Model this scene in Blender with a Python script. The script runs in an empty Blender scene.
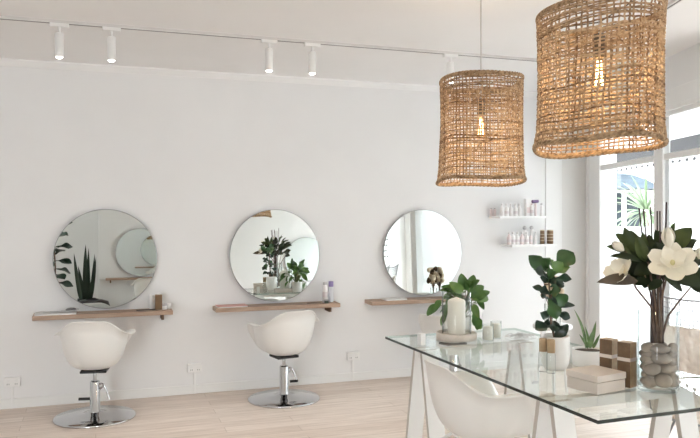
import bpy, bmesh, math, random
from mathutils import Vector, Matrix, Euler
R = random.Random(7)
S = bpy.context.scene
COL = S.collection
PI = math.pi
V = Vector

# ------------------------------------------------------------------ camera
F, HY, CX = 730.0, 212.0, 350.0
CAMZ = 1.51
YAW = math.radians(19.2)
SN, CS = math.sin(YAW), math.cos(YAW)
cam = bpy.data.cameras.new('camera')
cam.sensor_width = 36.0
cam.lens = F / 700 * 36
cam.shift_y = (HY - 219) / 700
cam.clip_start = 0.05
co = bpy.data.objects.new('camera', cam)
COL.objects.link(co)
co.location = (0, 0, CAMZ)
co.rotation_euler = (PI / 2, 0, -YAW)
S.camera = co


def ray(px, py):
    a, b = (px - CX) / F, (HY - py) / F
    return V((SN + a * CS, CS - a * SN, b))


def at(px, py, depth):
    return V((0, 0, CAMZ)) + ray(px, py) * depth


def on_y(px, py, Y):
    r = ray(px, py)
    return V((0, 0, CAMZ)) + r * (Y / r.y)


def on_z(px, py, z):
    r = ray(px, py)
    return V((0, 0, CAMZ)) + r * ((z - CAMZ) / r.z)


# ------------------------------------------------------------------ room plan
WY = 6.16                      # back wall
CEIL = 2.68
Hc = V((on_y(588, 212, WY).x, WY, 0))       # corner of back wall and shopfront
SK = math.radians(18.8)
WD = V((-math.sin(SK), -math.cos(SK), 0))   # along the shopfront, towards the viewer
WO = V((math.cos(SK), -math.sin(SK), 0))    # outward
WLEN = 2.66
Gc = Hc + WD * WLEN


def on_w(px, py):
    """pixel -> (s, z) on the shopfront plane"""
    r = ray(px, py)
    o = V((0, 0, CAMZ))
    t = (Hc - o).dot(WO) / r.dot(WO)
    p = o + r * t
    return (p - Hc).dot(WD), p.z


# ------------------------------------------------------------------ materials
MATS = {}


def mat(name, col, rough=.5, metal=0, spec=.5, **k):
    m = bpy.data.materials.new(name)
    m.use_nodes = True
    b = m.node_tree.nodes['Principled BSDF']
    b.inputs['Base Color'].default_value = (*col, 1)
    b.inputs['Roughness'].default_value = rough
    b.inputs['Metallic'].default_value = metal
    b.inputs['Specular IOR Level'].default_value = spec
    if 'emit' in k:
        b.inputs['Emission Color'].default_value = (*k['emit'][0], 1)
        b.inputs['Emission Strength'].default_value = k['emit'][1]
    MATS[name] = m
    return m


def noise_col(m, c1, c2, scale=8, stretch=(1, 1, 1), detail=4, bump=0, coord='Object', lo=.3, hi=.7):
    nt = m.node_tree
    b = nt.nodes['Principled BSDF']
    tc = nt.nodes.new('ShaderNodeTexCoord')
    mp = nt.nodes.new('ShaderNodeMapping')
    mp.inputs['Scale'].default_value = stretch
    nz = nt.nodes.new('ShaderNodeTexNoise')
    nz.inputs['Scale'].default_value = scale
    nz.inputs['Detail'].default_value = detail
    cr = nt.nodes.new('ShaderNodeValToRGB')
    cr.color_ramp.elements[0].color = (*c1, 1)
    cr.color_ramp.elements[1].color = (*c2, 1)
    cr.color_ramp.elements[0].position = lo
    cr.color_ramp.elements[1].position = hi
    nt.links.new(tc.outputs[coord], mp.inputs[0])
    nt.links.new(mp.outputs[0], nz.inputs[0])
    nt.links.new(nz.outputs[0], cr.inputs[0])
    nt.links.new(cr.outputs[0], b.inputs['Base Color'])
    if bump:
        bp = nt.nodes.new('ShaderNodeBump')
        bp.inputs['Strength'].default_value = bump
        bp.inputs['Distance'].default_value = .01
        nt.links.new(nz.outputs[0], bp.inputs['Height'])
        nt.links.new(bp.outputs[0], b.inputs['Normal'])
    return m


def thin_glass(name, tint, ior=1.45, edge=None, rough=0.0):
    m = bpy.data.materials.new(name)
    m.use_nodes = True
    nt = m.node_tree
    nt.nodes.remove(nt.nodes['Principled BSDF'])
    out = nt.nodes['Material Output']
    tr = nt.nodes.new('ShaderNodeBsdfTransparent')
    tr.inputs[0].default_value = (*tint, 1)
    if edge:                       # longer path through the wall at grazing angles
        lw = nt.nodes.new('ShaderNodeLayerWeight')
        lw.inputs[0].default_value = .5
        cr = nt.nodes.new('ShaderNodeValToRGB')
        cr.color_ramp.elements[0].position = .55
        cr.color_ramp.elements[0].color = (*tint, 1)
        cr.color_ramp.elements[1].position = 1.0
        cr.color_ramp.elements[1].color = (*edge, 1)
        nt.links.new(lw.outputs['Facing'], cr.inputs[0])
        nt.links.new(cr.outputs[0], tr.inputs[0])
    gl = nt.nodes.new('ShaderNodeBsdfGlossy')
    gl.inputs['Roughness'].default_value = rough
    fr = nt.nodes.new('ShaderNodeFresnel')
    fr.inputs[0].default_value = ior
    mx = nt.nodes.new('ShaderNodeMixShader')
    ge = nt.nodes.new('ShaderNodeNewGeometry')
    iv = nt.nodes.new('ShaderNodeMath')
    iv.operation = 'SUBTRACT'
    iv.inputs[0].default_value = 1.0
    ml = nt.nodes.new('ShaderNodeMath')
    ml.operation = 'MULTIPLY'
    nt.links.new(ge.outputs['Backfacing'], iv.inputs[1])
    nt.links.new(fr.outputs[0], ml.inputs[0])
    nt.links.new(iv.outputs[0], ml.inputs[1])
    nt.links.new(ml.outputs[0], mx.inputs[0])
    nt.links.new(tr.outputs[0], mx.inputs[1])
    nt.links.new(gl.outputs[0], mx.inputs[2])
    nt.links.new(mx.outputs[0], out.inputs[0])
    MATS[name] = m
    return m


wall_m = noise_col(mat('wall_paint', (.83, .83, .82), .7, spec=.2), (.82, .82, .82), (.85, .85, .85), 2, detail=5)
ceil_m = noise_col(mat('ceiling_paint', (.86, .86, .85), .8, spec=.1), (.88, .878, .875), (.905, .902, .90), 1.5)
trim_m = mat('trim_paint', (.84, .84, .83), .45)
panel_m = mat('panel_paint', (.74, .73, .71), .6)
white_m = mat('white_plastic', (.86, .86, .85), .35)
shell_m = mat('white_shell', (.84, .84, .82), .38)
whitewood_m = mat('white_lacquer', (.84, .84, .83), .4)
edge_m = mat('trestle_edge', (.52, .48, .44), .6)
chrome_m = mat('chrome', (.64, .65, .67), .1, 1)
black_m = mat('black_rubber', (.012, .012, .013), .45)
steel_m = mat('steel', (.55, .55, .55), .3, 1)
mirror_m = mat('mirror_silver', (.76, .80, .785), .0, 1)
mirror_edge_m = mat('mirror_edge', (.45, .46, .46), .3, .6)
ceramic_m = mat('white_ceramic', (.86, .85, .83), .3)
wax_m = mat('wax', (.88, .85, .78), .55)
stone_dish_m = noise_col(mat('stone_dish', (.62, .58, .53), .7), (.58, .53, .48), (.70, .66, .61), 14)
pebble_m = noise_col(mat('pebble', (.5, .45, .4), .6), (.32, .26, .21), (.49, .415, .345), 9, detail=6)
pebble2_m = noise_col(mat('pebble_dark', (.5, .45, .4), .6), (.29, .24, .20), (.43, .37, .32), 9, detail=6)
glass_m = thin_glass('clear_glass', (.97, .98, .975), 1.45, (.42, .46, .46))
table_glass_m = thin_glass('table_glass', (.955, .98, .97), 1.52)
table_edge_m = mat('glass_edge', (.008, .022, .018), .12)
table_edge2_m = thin_glass('glass_edge_pale', (.55, .68, .62), 1.5)
pane_m = thin_glass('window_pane', (.99, .995, .99), 1.3)
wood_m = noise_col(mat('shelf_oak', (.45, .32, .22), .55), (.36, .245, .175), (.50, .36, .27), 6, (1, 9, 9), 6)
dkwood_m = mat('bracket_wood', (.15, .085, .055), .5)
brown_box_m = noise_col(mat('brown_kraft', (.2, .13, .075), .6), (.11, .065, .035), (.175, .11, .062), 30)
tan_box_m = noise_col(mat('tan_kraft', (.45, .32, .19), .6), (.40, .28, .16), (.5, .37, .23), 30)
beige_m = mat('beige_board', (.66, .60, .54), .7)
beige2_m = mat('beige_board_dark', (.58, .525, .47), .7)
bottle_m = mat('white_bottle', (.86, .84, .83), .35)
pinkb_m = mat('pink_bottle', (.80, .69, .68), .4)
cap_m = mat('grey_cap', (.55, .53, .54), .4)
label_m = mat('print_grey', (.72, .66, .67), .6)
purple_m = mat('purple_cap', (.30, .24, .48), .4)
dkpurple_m = mat('dark_purple_cap', (.16, .10, .22), .4)
brown_can_m = mat('brown_canister', (.20, .12, .06), .4)
gold_m = mat('pale_gold_band', (.55, .46, .34), .4)
pink_m = mat('pink_cover', (.74, .42, .38), .6)
page_m = mat('magazine_cover', (.70, .68, .66), .5)
ink_m = mat('dark_ink', (.06, .06, .065), .6)
soil_m = mat('soil', (.07, .05, .035), .95)
fig_m = noise_col(mat('fig_leaf', (.04, .10, .03), .36), (.020, .060, .022), (.055, .150, .038), 7)
fig2_m = noise_col(mat('fig_leaf_light', (.09, .2, .05), .36), (.075, .18, .045), (.14, .27, .075), 7)
figd_m = noise_col(mat('fig_leaf_dark', (.02, .045, .025), .3), (.010, .030, .020), (.025, .060, .035), 7)
pothos_m = noise_col(mat('pothos_leaf', (.06, .16, .03), .35), (.028, .085, .014), (.085, .19, .035), 9)
pothoslt_m = noise_col(mat('pothos_leaf_light', (.12, .22, .05), .35), (.07, .16, .03), (.17, .29, .07), 9)  # lighter copy, stands in for highlights on some leaves
snake_m = noise_col(mat('snake_leaf', (.1, .2, .06), .4), (.05, .12, .04), (.22, .34, .12), 10, (1, 1, 3))
snaked_m = mat('dark_snake_leaf', (.012, .032, .016), .4)
magleaf_m = noise_col(mat('magnolia_leaf', (.03, .06, .02), .4, spec=.25), (.010, .017, .009), (.036, .052, .018), 8)
magleaf2_m = noise_col(mat('magnolia_leaf_olive', (.07, .1, .03), .4, spec=.25), (.032, .05, .015), (.08, .105, .032), 8)
magbrown_m = noise_col(mat('magnolia_leaf_under', (.07, .05, .035), .6), (.05, .038, .026), (.095, .07, .045), 8)
petal_m = mat('cream_petal', (.88, .85, .73), .5)
petalc_m = mat('petal_centre', (.66, .62, .34), .6)
bark_m = noise_col(mat('bark', (.13, .08, .055), .8), (.09, .055, .04), (.19, .125, .09), 30)
stick_m = mat('dark_stick', (.055, .03, .03), .7)
stem_m = mat('green_stem', (.13, .16, .05), .6)
cord_m = mat('cord', (.55, .53, .51), .6)
track_m = mat('track_white', (.70, .69, .68), .4)
trackslot_m = mat('track_slot', (.10, .10, .10), .6)
lens_m = mat('spot_lens', (1, 1, 1), .3, emit=((1, .95, .86), 9))
bulb_m = mat('warm_bulb', (1, .8, .5), .3, emit=((1, .66, .30), 12))
bulbglass_m = thin_glass('bulb_glass', (1, .93, .8), 1.3)
brass_m = mat('socket', (.10, .075, .05), .4)
rope_m = noise_col(mat('rope', (.42, .28, .15), .85), (.23, .14, .075), (.56, .385, .225), 70, detail=4, lo=.33, hi=.66)
ropelt_m = noise_col(mat('rope_light', (.5, .38, .22), .85), (.40, .265, .15), (.68, .51, .33), 70, detail=4, lo=.33, hi=.66)
ropebr_m = noise_col(mat('rope_brown', (.3, .18, .1), .85), (.15, .085, .045), (.38, .235, .125), 70, detail=4, lo=.33, hi=.66)
ropedk_m = noise_col(mat('rope_rim', (.34, .22, .12), .85), (.20, .125, .065), (.52, .36, .21), 70, detail=4, lo=.33, hi=.66)
fur_m = noise_col(mat('fur', (.74, .66, .58), .95, spec=.1), (.62, .53, .45), (.88, .83, .77), 9, detail=8, bump=.5)
furw_m = noise_col(mat('white_fur', (.84, .8, .75), .95, spec=.1), (.74, .68, .62), (.92, .90, .87), 9, detail=8, bump=.5)
wire_m = mat('wire_grey', (.30, .30, .31), .4, .3)
dried_m = noise_col(mat('dried_flower', (.5, .38, .25), .9), (.42, .31, .20), (.80, .69, .52), 14)
driedd_m = mat('dried_dark', (.13, .085, .05), .9)
leather_m = mat('black_leather', (.012, .012, .014), .32)
terrace_m = mat('terrace_render', (.42, .42, .415), .8)
house_m = mat('house_white', (.80, .80, .80), .7)
houseglass_m = mat('house_window_glass', (.02, .03, .04), .4, spec=.2)
blue_awn_m = noise_col(mat('blue_awning', (.16, .23, .30), .6), (.012, .022, .033), (.045, .068, .09), 3, (1, 1, 6))
grey_awn_m = mat('grey_awning', (.016, .0155, .017), .8)
yucca_m = noise_col(mat('yucca', (.12, .18, .1), .5), (.12, .19, .10), (.26, .33, .20), 5)
canvas_m = bpy.data.materials.new('white_canvas')
canvas_m.use_nodes = True
_nt = canvas_m.node_tree
_b = _nt.nodes['Principled BSDF']
_b.inputs['Base Color'].default_value = (.9, .9, .9, 1)
_t = _nt.nodes.new('ShaderNodeBsdfTranslucent')
_t.inputs[0].default_value = (.9, .9, .9, 1)
_x = _nt.nodes.new('ShaderNodeMixShader')
_x.inputs[0].default_value = .15
_nt.links.new(_b.outputs[0], _x.inputs[1])
_nt.links.new(_t.outputs[0], _x.inputs[2])
_nt.links.new(_x.outputs[0], _nt.nodes['Material Output'].inputs[0])
pave_m = mat('pavement', (.27, .268, .265), .9)
fence_m = mat('fence_white', (.62, .62, .61), .6)


def floor_mat():
    m = mat('floor_planks', (.6, .5, .42), .42)
    nt = m.node_tree
    b = nt.nodes['Principled BSDF']
    tc = nt.nodes.new('ShaderNodeTexCoord')
    br = nt.nodes.new('ShaderNodeTexBrick')
    br.inputs['Color1'].default_value = (.66, .565, .495, 1)
    br.inputs['Color2'].default_value = (.76, .68, .615, 1)
    br.inputs['Mortar'].default_value = (.47, .385, .32, 1)
    br.inputs['Scale'].default_value = 1
    br.inputs['Mortar Size'].default_value = .0018
    br.inputs['Brick Width'].default_value = 1.35
    br.inputs['Row Height'].default_value = .125
    br.offset = .37
    mp = nt.nodes.new('ShaderNodeMapping')
    mp.inputs['Scale'].default_value = (1.6, 22, 1)
    nz = nt.nodes.new('ShaderNodeTexNoise')
    nz.inputs['Scale'].default_value = 1.6
    nz.inputs['Detail'].default_value = 8
    nz.inputs['Roughness'].default_value = .65
    cr = nt.nodes.new('ShaderNodeValToRGB')
    cr.color_ramp.elements[0].position = .32
    cr.color_ramp.elements[0].color = (.80, .76, .73, 1)
    cr.color_ramp.elements[1].position = .72
    cr.color_ramp.elements[1].color = (1.12, 1.12, 1.12, 1)
    mx = nt.nodes.new('ShaderNodeMix')
    mx.data_type = 'RGBA'
    mx.blend_type = 'MULTIPLY'
    mx.inputs[0].default_value = 1
    nt.links.new(tc.outputs['Object'], br.inputs[0])
    nt.links.new(tc.outputs['Object'], mp.inputs[0])
    nt.links.new(mp.outputs[0], nz.inputs[0])
    nt.links.new(nz.outputs[0], cr.inputs[0])
    nt.links.new(br.outputs[0], mx.inputs[6])
    nt.links.new(cr.outputs[0], mx.inputs[7])
    nt.links.new(mx.outputs[2], b.inputs['Base Color'])
    return m


floor_m = floor_mat()


# ------------------------------------------------------------------ mesh helper
class MB:
    def __init__(self):
        self.v, self.f, self.mi, self.sm = [], [], [], []

    def add(self, vs, fs, mi=0, smooth=False):
        n = len(self.v)
        self.v += [tuple(p) for p in vs]
        for f in fs:
            self.f.append([n + i for i in f])
            self.mi.append(mi)
            self.sm.append(smooth)
        return self

    def box(self, lo, hi, mi=0, M=None):
        x0, y0, z0 = lo
        x1, y1, z1 = hi
        vs = [V(p) for p in ((x0, y0, z0), (x1, y0, z0), (x1, y1, z0), (x0, y1, z0), (x0, y0, z1), (x1, y0, z1), (x1, y1, z1), (x0, y1, z1))]
        if M is not None:
            vs = [M @ p for p in vs]
        return self.add(vs, [(0, 3, 2, 1), (4, 5, 6, 7), (0, 1, 5, 4), (1, 2, 6, 5), (2, 3, 7, 6), (3, 0, 4, 7)], mi)

    def hexa(self, bot, top, mi=0):
        vs = list(bot) + list(top)
        return self.add(vs, [(0, 3, 2, 1), (4, 5, 6, 7), (0, 1, 5, 4), (1, 2, 6, 5), (2, 3, 7, 6), (3, 0, 4, 7)], mi)

    def prism(self, poly, z0, z1, mi=0):
        n = len(poly)
        vs = [(p[0], p[1], z0) for p in poly] + [(p[0], p[1], z1) for p in poly]
        fs = [tuple(range(n - 1, -1, -1)), tuple(range(n, 2 * n))]
        fs += [(i, (i + 1) % n, n + (i + 1) % n, n + i) for i in range(n)]
        return self.add(vs, fs, mi)

    def tube(self, pts, r, n=8, mi=0, closed=False, caps=True):
        pts = [V(p) for p in pts]
        m = len(pts)
        rs = r if isinstance(r, (list, tuple)) else [r] * m
        vs, up = [], None
        for i, p in enumerate(pts):
            if closed:
                t = pts[(i + 1) % m] - pts[i - 1]
            else:
                t = pts[min(i + 1, m - 1)] - pts[max(i - 1, 0)]
            if t.length < 1e-9:
                t = V((0, 0, 1))
            t.normalize()
            if up is None:
                up = V((0, 0, 1)) if abs(t.z) < .9 else V((1, 0, 0))
            a = (up - t * up.dot(t))
            if a.length < 1e-6:
                a = t.orthogonal()
            a.normalize()
            b = t.cross(a)
            up = a
            for k in range(n):
                q = 2 * PI * k / n
                vs.append(p + (a * math.cos(q) + b * math.sin(q)) * rs[i])
        fs = []
        for i in range(m if closed else m - 1):
            j = (i + 1) % m
            for k in range(n):
                l = (k + 1) % n
                fs.append((i * n + k, i * n + l, j * n + l, j * n + k))
        self.add(vs, fs, mi, True)
        if caps and not closed:
            self.add(vs[:n], [tuple(range(n - 1, -1, -1))], mi)
            self.add(vs[-n:], [tuple(range(n))], mi)
        return self

    def lathe(self, prof, n=32, c=(0, 0, 0), mi=0, smooth=True, M=None):
        vs, fs = [], []
        m = len(prof)
        for r, z in prof:
            for k in range(n):
                q = 2 * PI * k / n
                p = V((r * math.cos(q), r * math.sin(q), z))
                if M is not None:
                    p = M @ p
                vs.append(p + V(c))
        for i in range(m - 1):
            for k in range(n):
                l = (k + 1) % n
                fs.append((i * n + k, i * n + l, (i + 1) * n + l, (i + 1) * n + k))
        return self.add(vs, fs, mi, smooth)

    def cyl(self, c, r, h, n=24, mi=0, bev=.0):
        b = bev or min(r, h) * .06
        return self.lathe([(0.0001, 0), (r - b, 0), (r, b), (r, h - b), (r - b, h), (.0001, h)], n, c, mi)

    def blob(self, c, rad, n=16, m=10, mi=0, jit=0, M=None):
        vs, fs = [], []
        rr = random.Random(int(abs(c[0] * 977 + c[1] * 331 + c[2] * 77) * 1000))
        ph = [rr.uniform(0, 6) for _ in range(4)]
        for i in range(m + 1):
            th = PI * i / m
            for k in range(n):
                q = 2 * PI * k / n
                d = V((math.sin(th) * math.cos(q), math.sin(th) * math.sin(q), math.cos(th)))
                w = 1 + jit * (math.sin(2 * d.x * 2 + ph[0]) + math.sin(3 * d.y + ph[1]) + math.sin(3 * d.z + ph[2])) / 3
                p = V((d.x * rad[0], d.y * rad[1], d.z * rad[2])) * w
                if M is not None:
                    p = M @ p
                vs.append(p + V(c))
        for i in range(m):
            for k in range(n):
                l = (k + 1) % n
                fs.append((i * n + k, (i + 1) * n + k, (i + 1) * n + l, i * n + l))
        return self.add(vs, fs, mi, True)

    def leaf(self, p0, p1, w, nrm, curl=.12, fold=.18, prof='oval', mi=0, wave=0.0, nseg=9):
        p0, p1, nrm = V(p0), V(p1), V(nrm)
        a = p1 - p0
        L = a.length
        if L < 1e-6:
            return self
        ax = a / L
        s = ax.cross(nrm)
        if s.length < 1e-4:
            s = ax.orthogonal()
        s.normalize()
        n = s.cross(ax)
        if n.dot(nrm) < 0:
            n = -n
        vs, fs = [], []
        cs = (-1, -.5, 0, .5, 1)
        ph = R.uniform(0, 6)
        for i in range(nseg + 1):
            t = i / nseg
            if prof == 'oval':
                h = math.sin(PI * t ** .9) ** .75
            elif prof == 'fig':
                h = (math.sin(PI * t ** 1.55) ** .55) * (.70 + .30 * math.cos((t - .72) * 7)) if 0 < t < 1 else 0
            elif prof == 'heart':
                h = math.sin(PI * t ** .72) ** .62
            elif prof == 'blade':
                h = min(1, t * 3 + .55) * (1 - t ** 3.2)
            elif prof == 'petal':
                h = (math.sin(PI * (t * .86 + .04)) ** .7)
            else:
                h = 1 - t
            hw = w / 2 * max(h, .015)
            c = p0 + a * t + n * (curl * L * math.sin(PI * t * .9))
            for q in cs:
                wv = wave * w * math.sin(t * 13 + ph + q * 2) * abs(q)
                vs.append(c + s * hw * q + n * (fold * hw * abs(q) ** 1.3 + wv))
        for i in range(nseg):
            for k in range(4):
                fs.append((i * 5 + k, i * 5 + k + 1, (i + 1) * 5 + k + 1, (i + 1) * 5 + k))
        return self.add(vs, fs, mi, True)

    def build(self, name, mats, parent=None, loc=None, bevel=0, smooth=None, solid=0, sub=0):
        me = bpy.data.meshes.new(name)
        me.from_pydata(self.v, [], self.f)
        if not isinstance(mats, (list, tuple)):
            mats = [mats]
        for m in mats:
            me.materials.append(m)
        me.polygons.foreach_set('material_index', self.mi)
        me.polygons.foreach_set('use_smooth', self.sm if smooth is None else [smooth] * len(self.f))
        me.update()
        o = bpy.data.objects.new(name, me)
        COL.objects.link(o)
        if parent is not None:
            o.parent = parent
        if loc is not None:
            o.location = loc
        if solid:
            d = o.modifiers.new('s', 'SOLIDIFY')
            d.thickness = solid
            d.offset = 0
        if sub:
            d = o.modifiers.new('u', 'SUBSURF')
            d.levels = d.render_levels = sub
        if bevel:
            d = o.modifiers.new('b', 'BEVEL')
            d.width = bevel
            d.segments = 2
            d.limit_method = 'ANGLE'
        return o


def tag(o, label, cat, group=None, kind=None):
    o['label'] = label
    o['category'] = cat
    if group:
        o['group'] = group
    if kind:
        o['kind'] = kind
    return o


def thing(name, loc, label, cat, group=None, rz=0, rot=None):
    o = bpy.data.objects.new(name, None)
    o.empty_display_size = .05
    COL.objects.link(o)
    o.location = loc
    o.rotation_euler = rot if rot is not None else (0, 0, rz)
    return tag(o, label, cat, group)


def dup(src, loc, label=None, rz=None, group=None, parent=None):
    c = src.copy()
    COL.objects.link(c)
    if parent is None:
        c.location = loc
        if rz is not None:
            c.rotation_euler = (0, 0, rz)
        if label:
            c['label'] = label
        if group:
            c['group'] = group
    else:
        c.parent = parent
    for ch in list(src.children):
        dup(ch, None, parent=c)
    return c


def struct(o):
    o['kind'] = 'structure'
    return o


# ------------------------------------------------------------------ setting
X0, YB, YP, XP, XF, YG = -3.5, -1.7, -0.38, 0.05, 5.5, Gc.y
outline = [(X0, WY), (X0, YB), (XP, YB), (XP, YP), (XF, YP), (XF, YG), (Gc.x, YG), (Hc.x, WY)]
struct(MB().prism(outline, -.12, 0).build('floor', floor_m))
struct(MB().prism(outline, CEIL, CEIL + .12).build('ceiling', ceil_m))
T = .15
struct(MB().box((X0 - T, WY, -.12), (Hc.x + .35, WY + T, CEIL + .12)).build('wall_back', wall_m))
struct(MB().box((X0 - T, YB - T, -.12), (X0, WY, CEIL + .12)).build('wall_left', wall_m))
m = MB()                                     # wall behind the camera, with an opening added for fill light
m.box((X0, YB - T, -.12), (-3.2, YB, CEIL + .12)).box((-1.8, YB - T, -.12), (XP, YB, CEIL + .12))
m.box((-3.2, YB - T, -.12), (-1.8, YB, .1)).box((-3.2, YB - T, 2.45), (-1.8, YB, CEIL + .12))
struct(m.build('wall_rear', wall_m))
struct(MB().box((XP, YP - T, -.12), (XF + T, YP, CEIL + .12)).box((XP, YB - T, -.12), (XP + T, YP - T, CEIL + .12)).build('wall_partition', wall_m))
m = MB()
m.box((XF, YP, -.12), (XF + T, YP + .25, CEIL + .12)).box((XF, YG - .15, -.12), (XF + T, YG + T, CEIL + .12))
m.box((XF, YP + .25, -.12), (XF + T, YG - .15, .12)).box((XF, YP + .25, 2.5), (XF + T, YG - .15, CEIL + .12))
struct(m.build('wall_front', wall_m))
struct(MB().box((Gc.x, YG, -.12), (XF, YG + T, CEIL + .12)).build('wall_return', wall_m))

# shopfront in its own frame: local x along the wall, local y outward
SH = Matrix.Translation(Hc) @ Matrix(((WD.x, WO.x, 0, 0), (WD.y, WO.y, 0, 0), (0, 0, 1, 0), (0, 0, 0, 1)))
s_top = on_w(682, 105.5)[1]                  # head of the glazing
s_bar = on_w(675, 155)[1]                    # transom rail
sA0, sA1 = on_w(590, 200)[0], on_w(600.5, 200)[0]
sP0, sP1 = on_w(655, 200)[0], on_w(664, 200)[0]
struct(MB().box((-.1, 0, s_top), (WLEN, .07, CEIL + .12), M=SH).build('wall_right', wall_m))
zm = on_w(682, 85.5)[1]
struct(MB().box((0, -.018, s_top + .012), (WLEN, 0, zm), M=SH).build('trim_1', trim_m, bevel=.004))
struct(MB().box((0, -.03, s_top - .015), (WLEN, .0, s_top + .02), M=SH).build('trim_2', trim_m, bevel=.004))
xa, xb = on_y(545, 212, WY).x, on_y(559, 212, WY).x
struct(MB().box((xa, WY - .012, 0), (xb, WY, CEIL)).box((xb, WY - .008, 0), (xb + .03, WY, CEIL)).build('trim_3', trim_m, bevel=.006))
struct(MB().box((xb + .03, WY - .006, 0), (Hc.x, WY, CEIL)).build('trim_4', panel_m))
m = MB()
cz = .05
m.add([(X0, WY, CEIL - cz), (X0, WY - .012, CEIL - cz), (X0, WY - cz, CEIL - .012), (X0, WY - cz, CEIL), (X0, WY, CEIL),
       (Hc.x, WY, CEIL - cz), (Hc.x, WY - .012, CEIL - cz), (Hc.x, WY - cz, CEIL - .012), (Hc.x, WY - cz, CEIL), (Hc.x, WY, CEIL)],
      [(0, 1, 6, 5), (1, 2, 7, 6), (2, 3, 8, 7), (0, 4, 3, 2, 1), (5, 6, 7, 8, 9), (3, 4, 9, 8), (4, 0, 5, 9)])
struct(m.build('trim_5', ceil_m))
struct(MB().box((X0, WY - .012, 0), (xa, WY, .075)).build('baseboard_back', trim_m, bevel=.003))


def window(name, s0, s1, z0, z1, M, bar=None, fw=.05, posts=()):
    fr = MB()
    fr.box((s0, .005, z0), (s0 + fw, .045, z1), M=M).box((s1 - fw, .005, z0), (s1, .045, z1), M=M)
    fr.box((s0 + fw, .005, z0), (s1 - fw, .045, z0 + fw), M=M).box((s0 + fw, .005, z1 - fw), (s1 - fw, .045, z1), M=M)
    if bar:
        fr.box((s0 + fw, .0, bar - .024), (s1 - fw, .05, bar + .024), M=M)
    for p in posts:
        fr.box((p - .03, .008, z0 + fw), (p + .03, .042, z1 - fw), M=M)
    o = struct(fr.build(name, trim_m, bevel=.004))
    g = MB().box((s0 + fw, .024, z0 + fw), (s1 - fw, .030, z1 - fw), M=M).build('pane', pane_m, o)
    return o


window('window_1', sA0, sP0 + .02, .04, s_top, SH, s_bar, fw=.055)
window('window_2', sP1 - .045, WLEN, .04, s_top, SH, s_bar, fw=.045)
struct(MB().box((sP0, -.012, 0), (sP1, .05, s_top), M=SH).box((sP0 - .02, .0, 0), (sP0, .05, s_top), M=SH).build('trim_6', trim_m, bevel=.006))
struct(MB().box((-.02, -.03, 0), (sA0, .06, s_top), M=SH).box((sA0, -.012, 0), (sA1, .02, s_top), M=SH).build('trim_7', trim_m, bevel=.006))
struct(MB().box((sA1, -.0, -.12), (WLEN, .15, .04), M=SH).build('trim_8', trim_m))
FRM = Matrix(((0, 1, 0, XF), (1, 0, 0, YP + .25), (0, 0, 1, 0), (0, 0, 0, 1)))
window('window_3', 0, YG - .15 - YP - .25, .12, 2.5, FRM, None, .06, posts=(1.2, 2.5))
RRM = Matrix(((1, 0, 0, -3.2), (0, -1, 0, YB), (0, 0, 1, 0), (0, 0, 0, 1)))
window('rear_fill_window', 0, 1.4, .1, 2.45, RRM, None, .06, posts=(.7,))  # unseen window, added to even out the light on the back wall


# ------------------------------------------------------------------ chair shell (faces local +y)
def sstep(a, b, x):
    t = min(1, max(0, (x - a) / (b - a)))
    return t * t * (3 - 2 * t)


def make_shell(parent):
    NA, NU = 72, 18
    vs, fs = [], []

    def rim(a):
        d = abs(math.degrees(a))
        z = .378 - .120 * sstep(16, 84, d) - .224 * sstep(112, 158, d)
        w, dp = .230, .255
        sx = math.copysign(abs(math.sin(a)) ** .82, math.sin(a))
        cy = math.copysign(abs(math.cos(a)) ** .82, math.cos(a))
        lip = .010 + .036 * sstep(48, 80, d) * (1 - sstep(125, 150, d))
        return V((w * sx, -dp * cy, 0)), z, lip
    for i in range(NU + 3):
        for k in range(NA):
            a = -PI + 2 * PI * k / NA
            d, z, lip = rim(a)
            if i <= NU:
                th = PI / 2 * i / NU
                rr = math.sin(th) ** .56
                zz = 1 - math.cos(th) ** .60
                fl = .83 + .17 * zz
                p = d * rr * fl
                p.z = z * zz + .012 * (1 - rr)
            else:
                e = (i - NU) / 2
                dn = d.normalized()
                p = d + dn * lip * (1.15 * e)
                p.z = z + .003 * math.sin(e * PI * .8)
            vs.append(p)
    for i in range(NU + 2):
        for k in range(NA):
            l = (k + 1) % NA
            fs.append((i * NA + k, i * NA + l, (i + 1) * NA + l, (i + 1) * NA + k))
    return MB().add(vs, fs, 0, True).build('seat_shell', shell_m, parent, solid=.007)


CHZ = .358


def make_salon_chair(loc, rz, label, lever, pedal=0):
    t = thing('salon_chair', loc, label, 'chair', 'white salon chairs on round chrome bases', rz)
    s = make_shell(t)
    s.location = (0, 0, CHZ)
    b = MB().lathe([(.0001, 0), (.288, 0), (.290, .008), (.283, .014), (.16, .022), (.075, .03), (.05, .045), (.0001, .046)], 64)
    b.build('base_disc', chrome_m, t)
    MB().lathe([(.0001, .03), (.044, .03), (.044, .05), (.036, .055), (.036, .262), (.03, .27), (.0001, .27)], 32).build('column', chrome_m, t)
    MB().cyl((0, 0, .265), .013, .078, 20).build('piston', steel_m, t)
    MB().box((-.092, -.085, .340), (.092, .085, .358)).build('seat_plate', black_m, t, bevel=.004)
    L = thing('pump', (0, 0, 0), '', '', rz=lever)
    for k in ('label', 'category'):
        del L[k]
    L.parent = t
    MB().tube([(.025, 0, .235), (.045, 0, .25), (.066, 0, .245), (.082, 0, .21), (.098, 0, .165), (.105, 0, .135)], .007, 8).tube(
        [(.03, 0, .20), (.055, 0, .225), (.066, 0, .243)], .006, 8).build('lever', chrome_m, L)
    ca, sa = math.cos(pedal), math.sin(pedal)
    MB().tube([((.036 if pedal else .050) * ca, .036 * sa, .138), (.115 * ca, .115 * sa, .138)], .011, 10).build('pedal', black_m, L)
    return t


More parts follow.
